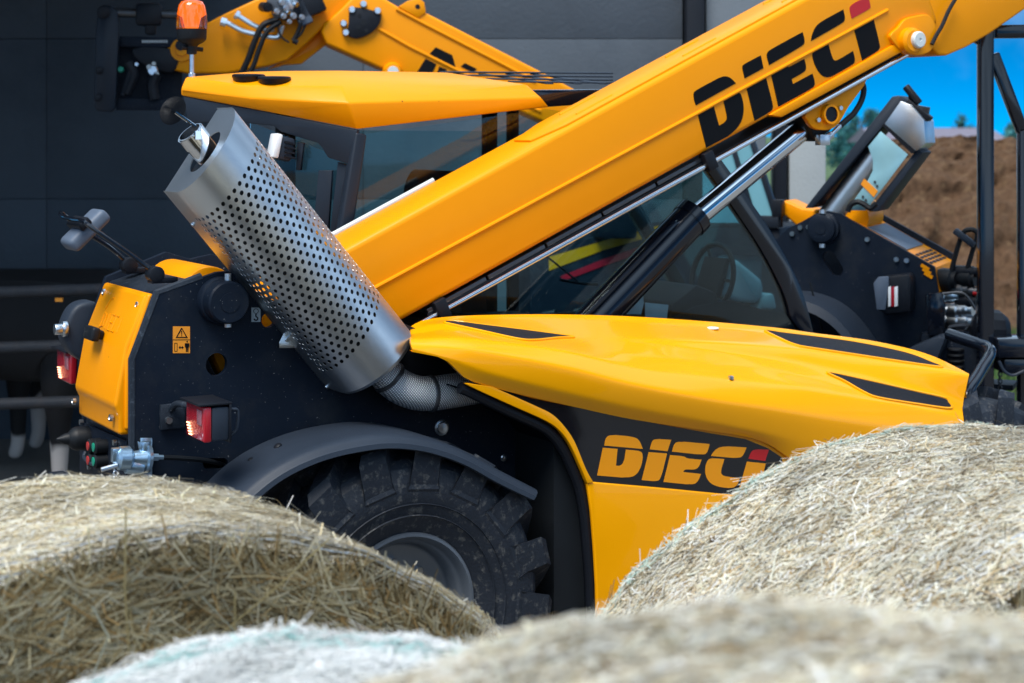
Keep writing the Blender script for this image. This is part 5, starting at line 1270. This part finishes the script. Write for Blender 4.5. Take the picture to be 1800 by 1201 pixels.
# ------------------------------------------------------------------ soil heap, far shed, trees, grass
def soil_heap():
    nx, ny = 240, 110
    rows = []
    from mathutils import noise
    for j in range(ny + 1):
        v = j / ny; row = []
        for i in range(nx + 1):
            u = i / nx; X = 3.3 + 16.0 * u; Y = 19.0 + 8.5 * v
            edge = min(1, u * 9) * min(1, (1 - u) * 5)
            prof = math.sin(min(1, v * 2.1) * math.pi / 2) * (1 if v < 0.55 else max(0, 1 - (v - 0.55) / 0.45))
            p = Vector((X, Y, 0))
            h = 2.22 * (edge ** 0.5) * prof
            h *= 1 + 0.05 * noise.noise(p * 0.6)
            nz = noise.fractal(p * 2.2, 0.55, 2.1, 8)
            row.append(Vector((X, Y - 0.22 * nz, max(-0.02, h + 0.09 * nz * (1 if h > 0.05 else 0)))))
        rows.append(row)
    g = G(); g.grid(rows); o = g.out('soil_heap', 'soil', None, angle=80, recalc=True)
    tag(o, 'brown heap of soil and manure beyond the black steel frame', 'heap')
soil_heap()

sh = thing('shed', 'distant low shed with a dull mauve roof behind the soil heap', 'shed', (at(1640, 232, 60).x, 60, 0))
g = G(); g.box((0, 1, 1.0), (4.0, 5, 2.0)); g.out('wall', 'concrete_light', sh)
g = G(); g.prism([Vector((-2.3, -1.8, 2.0)), Vector((-2.3, 1.0, 2.52)), Vector((-2.3, 3.8, 2.0))], (4.6, 0, 0)); g.out('roof', 'roof_mauve', sh)

def mesh_np(name, V, quads, colr, mtl, parent=None, kind=None):
    me = bpy.data.meshes.new(name); nv = len(V); nf = len(quads)
    me.vertices.add(nv); me.vertices.foreach_set('co', V.astype(np.float32).ravel())
    me.loops.add(nf * 4); me.loops.foreach_set('vertex_index', quads.astype(np.int32).ravel())
    me.polygons.add(nf); me.polygons.foreach_set('loop_start', np.arange(0, nf * 4, 4, dtype=np.int32))
    me.update(calc_edges=True)
    if colr is not None:
        at_ = me.attributes.new('Col', 'FLOAT_COLOR', 'POINT')
        c4 = np.ones((nv, 4), np.float32); c4[:, :3] = colr; at_.data.foreach_set('color', c4.ravel())
    me.materials.append(MAT[mtl])
    o = bpy.data.objects.new(name, me); col.objects.link(o)
    if parent: o.parent = parent
    if kind: o['kind'] = kind
    return o

def leaf_cloud(name, centers, radii, n, size, palette, parent):
    centers = np.array(centers); radii = np.array(radii)
    k = rng.integers(0, len(centers), n)
    d = rng.normal(size=(n, 3)); d /= np.linalg.norm(d, axis=1)[:, None]
    p = centers[k] + d * radii[k][:, None] * (rng.random(n) ** 0.4)[:, None]
    a = rng.normal(size=(n, 3)); a /= np.linalg.norm(a, axis=1)[:, None]
    b = np.cross(a, rng.normal(size=(n, 3))); b /= np.linalg.norm(b, axis=1)[:, None]
    s = size * (0.5 + rng.random(n))[:, None]
    V = np.stack([p - a * s - b * s * .5, p + a * s - b * s * .3, p + a * s * 1.1 + b * s * .5, p - a * s * .8 + b * s * .4], 1).reshape(-1, 3)
    Q = np.arange(n * 4).reshape(-1, 4)
    c = np.array(palette)[rng.integers(0, len(palette), n)] * (0.7 + 0.6 * rng.random(n))[:, None]
    return mesh_np(name, V, Q, np.repeat(c, 4, 0), 'leaf', parent)

HAZE_PAL = [(0.05, 0.20, 0.22), (0.06, 0.23, 0.24), (0.05, 0.18, 0.23), (0.07, 0.23, 0.20)]  # leaves paled towards teal: distance haze put into the colour
def tree(px, top, Y, wd, label, columnar=False):
    b = at(px, 232, Y); h = CAMH + (232 - top) / FPX * Y
    t = thing('tree', label, 'tree', (b.x, Y, 0), group='distant trees on the skyline')
    tk = G(); tk.tube([Vector((0, 0, 0)), Vector((0.1, 0, h * .4)), Vector((0.0, 0.1, h * .85))], [h * .035, h * .025, h * .008], 8)
    for k in range(5):
        a = k * 1.3; tk.tube([Vector((0.05, 0, h * (.35 + .1 * k))), Vector((math.cos(a) * wd * .5, math.sin(a) * wd * .5, h * (.5 + .1 * k)))], [h * .015, h * .004], 6)
    tk.out('trunk', 'bark', t)
    cs = []; rs = []
    for k in range(16 if columnar else 22):
        z = h * random.uniform(.3, .93); f = 1 - abs(z / h - .55) * 1.3
        a = random.uniform(0, 6.28); r = random.uniform(.2, 1) * wd * max(.2, f)
        cs.append((math.cos(a) * r, math.sin(a) * r, z)); rs.append(random.uniform(.18, .4) * wd)
    leaf_cloud('crown', cs, rs, 2600, wd * 0.07, HAZE_PAL, t)
for a in ((1512, 190, 75, 1.1, 'distant round tree standing left of the far exhaust guard'), (1482, 214, 82, 1.0, 'smaller distant tree at the left end of the skyline'), (1549, 196, 90, 1.2, 'distant tree just behind the far exhaust guard'),
          (1683, 190, 70, .7, 'distant slim tree alone between exhaust guard and frame post'), (1712, 222, 78, 1.0, 'low distant bush at the foot of the frame post'), (1775, 222, 76, 1.3, 'low distant tree behind the frame diagonal')):
    tree(*a)

def grass(name, x0, x1, y0, y1, n, label):
    p = np.stack([rng.uniform(x0, x1, n), rng.uniform(y0, y1, n), np.zeros(n)], 1)
    ang = rng.uniform(0, 2 * np.pi, n); h = rng.uniform(.06, .26, n); lean = rng.normal(size=(n, 2)) * .06
    w = np.stack([np.cos(ang), np.sin(ang), np.zeros(n)], 1) * .014
    top = p + np.concatenate([lean, h[:, None]], 1)
    V = np.stack([p - w, p + w, top + w * .2, top - w * .2], 1).reshape(-1, 3)
    c = np.array([(0.05, 0.13, 0.035), (0.08, 0.17, 0.05), (0.12, 0.17, 0.06)])[rng.integers(0, 3, n)]
    o = mesh_np(name, V, np.arange(n * 4).reshape(-1, 4), np.repeat(c, 4, 0), 'leaf', kind='stuff'); tag(o, label, 'grass')
grass('grass', 3.0, 9.0, 12.5, 19.5, 40000, 'green weeds and grass at the foot of the soil heap')

# ------------------------------------------------------------------ feed barrier and cows in the dark stall
FB = 10.4
fb = thing('feed_barrier', 'dark steel pipe feed barrier in front of the cows', 'barrier', (at(60, 300, FB).x, FB, 0))
for yy in (513, 610, 709):
    a = at(-260, yy + 9, FB); b = at(330, yy - 9, FB); g = G(); g.tube([Vector((p.x - fb.location.x, 0, p.z)) for p in (a, a.lerp(b, .33), a.lerp(b, .66), b)], 0.036, 14); g.out('rail', 'rail', fb)
for xx in (-200, 300):
    a = at(xx, 480, FB); g = G(); g.cyl((a.x - fb.location.x, 0.05, 0), (a.x - fb.location.x, 0.05, a.z), 0.045, 14); g.out('post', 'rail', fb)
g = G(); q = at(107, 526, FB); g.box((q.x - fb.location.x, -0.04, q.z), (0.045, 0.02, 0.022)); g.out('ear_tag', 'sticker_orange', fb)

def cow(loc, rz, label, s=1.0):
    V = []; E = []; Rd = []
    def v(p, r): V.append(Vector(p) * s); Rd.append((r[0] * s, r[1] * s) if isinstance(r, tuple) else (r * s, r * s)); return len(V) - 1
    def e(a, b): E.append((a, b))
    pel = v((-.72, 0, 1.18), (.25, .25)); bel = v((-.25, 0, 1.06), (.33, .36)); che = v((.30, 0, 1.05), (.32, .38)); sho = v((.62, 0, 1.16), (.25, .29))
    nk = v((.92, 0, 1.22), .17); hd = v((1.15, 0, 1.20), .13); fc_ = v((1.38, 0, 1.02), .10); mz = v((1.48, 0, .93), .085)
    for a, b in ((pel, bel), (bel, che), (che, sho), (sho, nk), (nk, hd), (hd, fc_), (fc_, mz)): e(a, b)
    for sd_ in (-1, 1):
        a = v((-.74, .20 * sd_, .88), .17); b = v((-.62, .22 * sd_, .66), .10); c = v((-.80, .22 * sd_, .44), .062); d = v((-.74, .22 * sd_, .14), .050); f = v((-.70, .22 * sd_, .04), .062); e(pel, a); e(a, b); e(b, c); e(c, d); e(d, f)
        a = v((.55, .20 * sd_, .80), .14); b = v((.56, .20 * sd_, .46), .070); c = v((.56, .20 * sd_, .14), .050); d = v((.60, .20 * sd_, .04), .062); e(sho, a); e(a, b); e(b, c); e(c, d)
        a = v((1.10, .18 * sd_, 1.30), .045); b = v((1.06, .30 * sd_, 1.28), .025); e(hd, a); e(a, b)
    a = v((-.98, 0, 1.22), .045); b = v((-1.04, 0, .9), .03); c = v((-1.03, 0, .55), .04); e(pel, a); e(a, b); e(b, c)
    me = bpy.data.meshes.new('cow'); me.from_pydata(V, E, [])
    o = bpy.data.objects.new('cow', me); col.objects.link(o); me.materials.append(MAT['cow_coat'])
    m = o.modifiers.new('skin', 'SKIN'); m.use_smooth_shade = True
    for i, r in enumerate(Rd):
        me.skin_vertices[0].data[i].radius = r
    me.skin_vertices[0].data[0].use_root = True
    o.modifiers.new('sub', 'SUBSURF').render_levels = 2
    o.location = loc; o.rotation_euler = (0, 0, rz); tag(o, label, 'cow')
q = at(30, 500, 11.4); cow((q.x, 11.4, 0), R(-28), 'black and white cow at the feed rails, nearer the frame edge')
q = at(-40, 500, 12.3); cow((q.x + .9, 12.35, 0), R(175), 'darker cow standing behind the first one against the barn wall', 1.0)

# ------------------------------------------------------------------ hay bales
CREAM = [(.78, .69, .49), (.85, .80, .64), (.90, .88, .80), (.62, .51, .31), (.36, .27, .14), (.87, .82, .68), (.78, .66, .42), (.90, .89, .83), (.86, .80, .62)]
ENDP = [(.40, .31, .16), (.56, .46, .26), (.25, .18, .08), (.62, .54, .34), (.15, .11, .05), (.52, .46, .29), (.44, .29, .12), (.36, .28, .14), (.56, .52, .38), (.68, .62, .44)]
PALE = [(.82, .75, .58), (.88, .84, .72), (.90, .89, .83), (.66, .56, .37), (.34, .26, .14), (.85, .78, .60), (.74, .75, .64), (.90, .88, .78), (.50, .36, .19), (.18, .14, .09), (.72, .65, .50), (.90, .91, .88)]
WHITE = [(.88, .90, .89), (.89, .90, .89), (.83, .86, .85), (.89, .89, .87), (.78, .80, .78)]
def bale(name, label, back, front, rh, rv, core, pal, endpal, n_side, n_end, net_n, net_mat, ang=(-1.5, 1.5), core_end='hay_end', seed=1, sw=0.0036, sl=(.012, .050), endface=True, streak=None, band=None):
    rg = np.random.default_rng(seed)
    back = Vector(back); front = Vector(front)      # centres of the two ends at axis height
    ax = front - back; L = ax.length; ax.normalize(); sd_ = Vector((ax.y, -ax.x, 0)).normalized(); up = Vector((0, 0, 1))
    t = thing(name, label, 'hay bale', (back.x, back.y, 0), group=None)
    o0 = Vector((back.x, back.y, 0))
    A = np.array(ax); S = np.array(sd_); U = np.array(up); O = np.array(back - o0)
    def surf(th, a, lift=0):
        th = np.asarray(th)[..., None]; a = np.asarray(a)[..., None]; lift = np.asarray(lift)[..., None] if np.ndim(lift) else lift
        f = np.clip(np.minimum(a, L - a) / 0.07, 0, 1); rr = 1 - 0.045 * (1 - f) ** 2
        wob = 1 + 0.012 * np.sin(3 * th + 4 * a + seed) + 0.008 * np.sin(7 * th - 5 * a) + 0.006 * np.sin(13 * th + 9 * a + seed) * np.sin(11 * a) + 0.005 * np.sin(29 * th - 17 * a)
        return O + A * a + (S * np.sin(th) * (rh * rr * wob + lift) + U * np.cos(th) * (rv * rr * wob + lift))
    nt, na = 96, 30
    TH = np.linspace(-math.pi, math.pi, nt + 1); AA = np.linspace(0, L, na + 1)
    gv = surf(TH[None, :].repeat(na + 1, 0), AA[:, None].repeat(nt + 1, 1))
    g = G(); g.grid([[Vector(p) for p in r] for r in gv]); g.out('hay_core', core, t, angle=80, merge=True)
    for which in (0, 1):
        a_ = 0 if which == 0 else L
        rings = []
        for f in np.linspace(1, 0.02, 14):
            base = surf(TH, np.full(nt + 1, a_)); cen = O + A * a_
            bulge = (1 - f) * 0.03 * (1 if which else -1)
            rings.append([Vector(cen + (p - cen) * f + A * bulge) for p in base])
        g = G(); g.grid(rings); g.out('end_face', core_end, t, angle=80, merge=True)
    # straw
    def strands(p, tdir, nrm, n, pal_, sl_, wd, lift, jit, name_, acol=None):
        t1 = tdir + rg.normal(size=(n, 3)) * jit; t1 -= nrm * (t1 * nrm).sum(1)[:, None] * 0.96; t1 /= np.linalg.norm(t1, axis=1)[:, None]
        s1 = np.cross(nrm, t1); s1 /= np.linalg.norm(s1, axis=1)[:, None]
        ln = (sl_[0] + (sl_[1] * 1.25 - sl_[0]) * rg.random(n) ** 1.8)[:, None]; w_ = (wd * rg.uniform(.5, 1.4, n))[:, None]; lf = (np.abs(rg.normal(size=n)) * lift)[:, None]
        bend = rg.normal(size=n)[:, None] * 0.12
        st = []
        for k in (-1, 0, 1):
            c = p + t1 * ln * .5 * k + nrm * (lf + .001 + ln * .05 * (k * rg.normal(size=n)[:, None] * .5)) + s1 * bend * ln * (k * k)
            st += [c - s1 * w_ * .5, c + s1 * w_ * .5]
        V = np.stack(st, 1).reshape(-1, 3)
        b0 = (np.arange(n) * 6)[:, None]
        Q = np.concatenate([b0 + np.array([0, 1, 3, 2]), b0 + np.array([2, 3, 5, 4])], 0)
        cc = np.array(pal_)[rg.integers(0, len(pal_), n)] * rg.uniform(.75, 1.15, n)[:, None]
        bl_ = np.sin(p @ np.array([7.1, 5.3, 9.7]) + seed) * np.sin(p @ np.array([-4.3, 11.9, 3.1])) + .5 * np.sin(p @ np.array([23., -17., 19.]))
        cc = cc * (0.96 + 0.15 * bl_)[:, None]
        if acol is not None and band:
            for b0_, b1_, bc in band:
                k_ = (acol > b0_) & (acol < b1_) & (rg.random(n) < .6); cc[k_] = np.array(bc) * rg.uniform(.7, 1.2, (k_.sum(), 1))
        return mesh_np(name_, V, Q, np.repeat(np.clip(cc, 0, .9), 6, 0), 'straw', t, 'stuff')
    n = n_side; th = rg.uniform(ang[0], ang[1], n); a = rg.uniform(0.0, L, n)
    p = surf(th, a); nr = S * np.sin(th)[:, None] / rh + U * np.cos(th)[:, None] / rv; nr /= np.linalg.norm(nr, axis=1)[:, None]
    td = S * np.cos(th)[:, None] * rh - U * np.sin(th)[:, None] * rv; td /= np.linalg.norm(td, axis=1)[:, None]
    strands(p, td, nr, n, pal, sl, sw, 0.006, 0.95, 'straw', a)
    kk = rg.choice(n, n // 14, replace=False)
    strands(p[kk] + nr[kk] * .006, td[kk], nr[kk], len(kk), pal, (.05, .16), .0026, 0.004, 0.5, 'long_stalks')
    if endface:
        n = n_end; r_ = np.sqrt(rg.uniform(.05, .93, n)); th2 = rg.uniform(ang[0] * 1.15, ang[1] * 1.15, n)
        base = surf(th2, np.full(n, L)); cen = O + A * L; p2 = cen + (base - cen) * r_[:, None] * 0.995 + A * ((1 - r_) * .03 + .002)[:, None]
        nr2 = np.repeat(A[None, :], n, 0); td2 = S * np.cos(th2)[:, None] - U * np.sin(th2)[:, None]
        strands(p2, td2, nr2, n, endpal, (.04, .18), .0036, 0.008, 0.55, 'straw_end')
        # long stray stalks hanging across the end
        n = 36; r_ = rg.uniform(.5, .95, n); th2 = rg.uniform(-1.2, 1.2, n); base = surf(th2, np.full(n, L)); p3 = cen + (base - cen) * r_[:, None] + A * 0.02
        strands(p3, U[None, :] * -1 + S[None, :] * rg.normal(size=(n, 1)) * .6, np.repeat(A[None, :], n, 0), n, [(.55, .52, .36), (.62, .50, .24), (.48, .50, .40)], (.10, .28), .0036, 0.02, 0.3, 'stray_straw')
    # stalks that stand off the silhouette
    n = 90; th = rg.uniform(-1.3, 1.3, n); a = rg.uniform(0.02, L - .02, n); p = surf(th, a); nr = S * np.sin(th)[:, None] + U * np.cos(th)[:, None]
    tdd = nr + rg.normal(size=(n, 3)) * .7
    sid = np.cross(nr, A[None, :] + 0.01)
    strands(p + nr * .012, tdd, sid / np.linalg.norm(sid, axis=1)[:, None], n, pal, (.02, .07), .003, 0.0, 0.2, 'loose_stalks')
    # net wrap: ribbons round the bale, tied by zigzags
    if net_n:
        m = 90; V = []; Q = []; th = np.linspace(-1.9, 1.9, m)
        for k in range(net_n):
            a0 = L * (k + .5) / net_n
            aa = a0 + 0.004 * np.sin(th * 40 + k) + rg.normal(size=m) * .0012
            lift = .006 + rg.normal(size=m) * .0015
            l_ = surf(th, aa - .0012, lift); r_ = surf(th, aa + .0012, lift); o_ = len(V) * 0
            V.append(np.stack([l_, r_], 1).reshape(-1, 3))
            if k % 2 == 0 and k + 1 < net_n:
                zz = a0 + (L / net_n) * (np.arange(m) % 2); l2 = surf(th, zz - .0008, lift + .001); r2 = surf(th, zz + .0008, lift + .001); V.append(np.stack([l2, r2], 1).reshape(-1, 3))
        nb = len(V); V = np.concatenate(V, 0); idx = np.arange(m - 1)
        q1 = np.stack([idx * 2, idx * 2 + 1, idx * 2 + 3, idx * 2 + 2], 1); Q = np.concatenate([q1 + 2 * m * k for k in range(nb)], 0)
        cl = np.repeat(np.array([net_mat]), len(V), 0) * rg.uniform(.8, 1.1, len(V))[:, None]
        mesh_np('net_wrap', V, Q, np.clip(cl, 0, .9), 'straw', t, 'stuff')
    # coarser cords at the end of the wrap
    if streak:
        for (a0, r_, cl) in streak:
            mk = 'cord_%02d%02d%02d' % tuple(int(c * 99) for c in cl)
            if mk not in MAT: mat(mk, cl, 0.7, var=0.1)
            thh = np.linspace(-1.9, 1.9, 80); P_ = surf(thh, a0 + .012 * np.sin(thh * 3 + a0 * 9), 0.008)
            g = G(); g.tube([Vector(x) for x in P_], r_, 5); g.out('binding_cord', mk, t)
    return t
bale('hay_bale', 'straw coloured round hay bale with its dark cut end facing out, left of the tyre', (-1.292, 4.293, .755), (-.833, 3.694, .75), 1.138, .745, 'hay_core', CREAM, ENDP, 90000, 50000, 60, (.66, .64, .58), seed=3,
     streak=[(.735, .0022, (.36, .42, .50)), (.71, .002, (.40, .44, .50)), (.68, .0018, (.40, .44, .50)), (.64, .0016, (.42, .45, .50))])
wb = at(600, 1087, 2.95)
bale('hay_bale', 'round bale in bright white net wrap at the bottom centre of the picture', (wb.x, wb.y, .78), (wb.x + .05, wb.y - .92, .78), .88, .755, 'white_net', WHITE, ENDP, 40000, 3000, 120, (.78, .81, .80), seed=5, core_end='hay_core', sl=(.02, .06), sw=.0036,
     band=[(.085, .11, (.22, .56, .54)), (.11, .15, (.45, .68, .66))])
bale('hay_bale', 'pale net wrapped hay bale in front of the hood side, right of the wheel', (1.215, 5.074, .735), (1.68, 4.022, .735), 1.215, .765, 'hay_pale', PALE, ENDP, 140000, 14000, 80, (.70, .71, .68), seed=8,
     streak=[(1.06, .004, (.36, .42, .50)), (1.03, .003, (.40, .44, .50))], band=[(.03, .08, (.46, .60, .54))])
fb0 = at(1500, 1046, 1.98)
bale('hay_bale', 'blurred pale hay bale nearest the viewer, across the lower right corner', (fb0.x, fb0.y, .92), (fb0.x + .04, fb0.y - 1.05, .92), 1.25, .925, 'hay_pale', PALE, ENDP, 80000, 2000, 60, (.66, .67, .62), seed=12, sw=.0035, band=None)
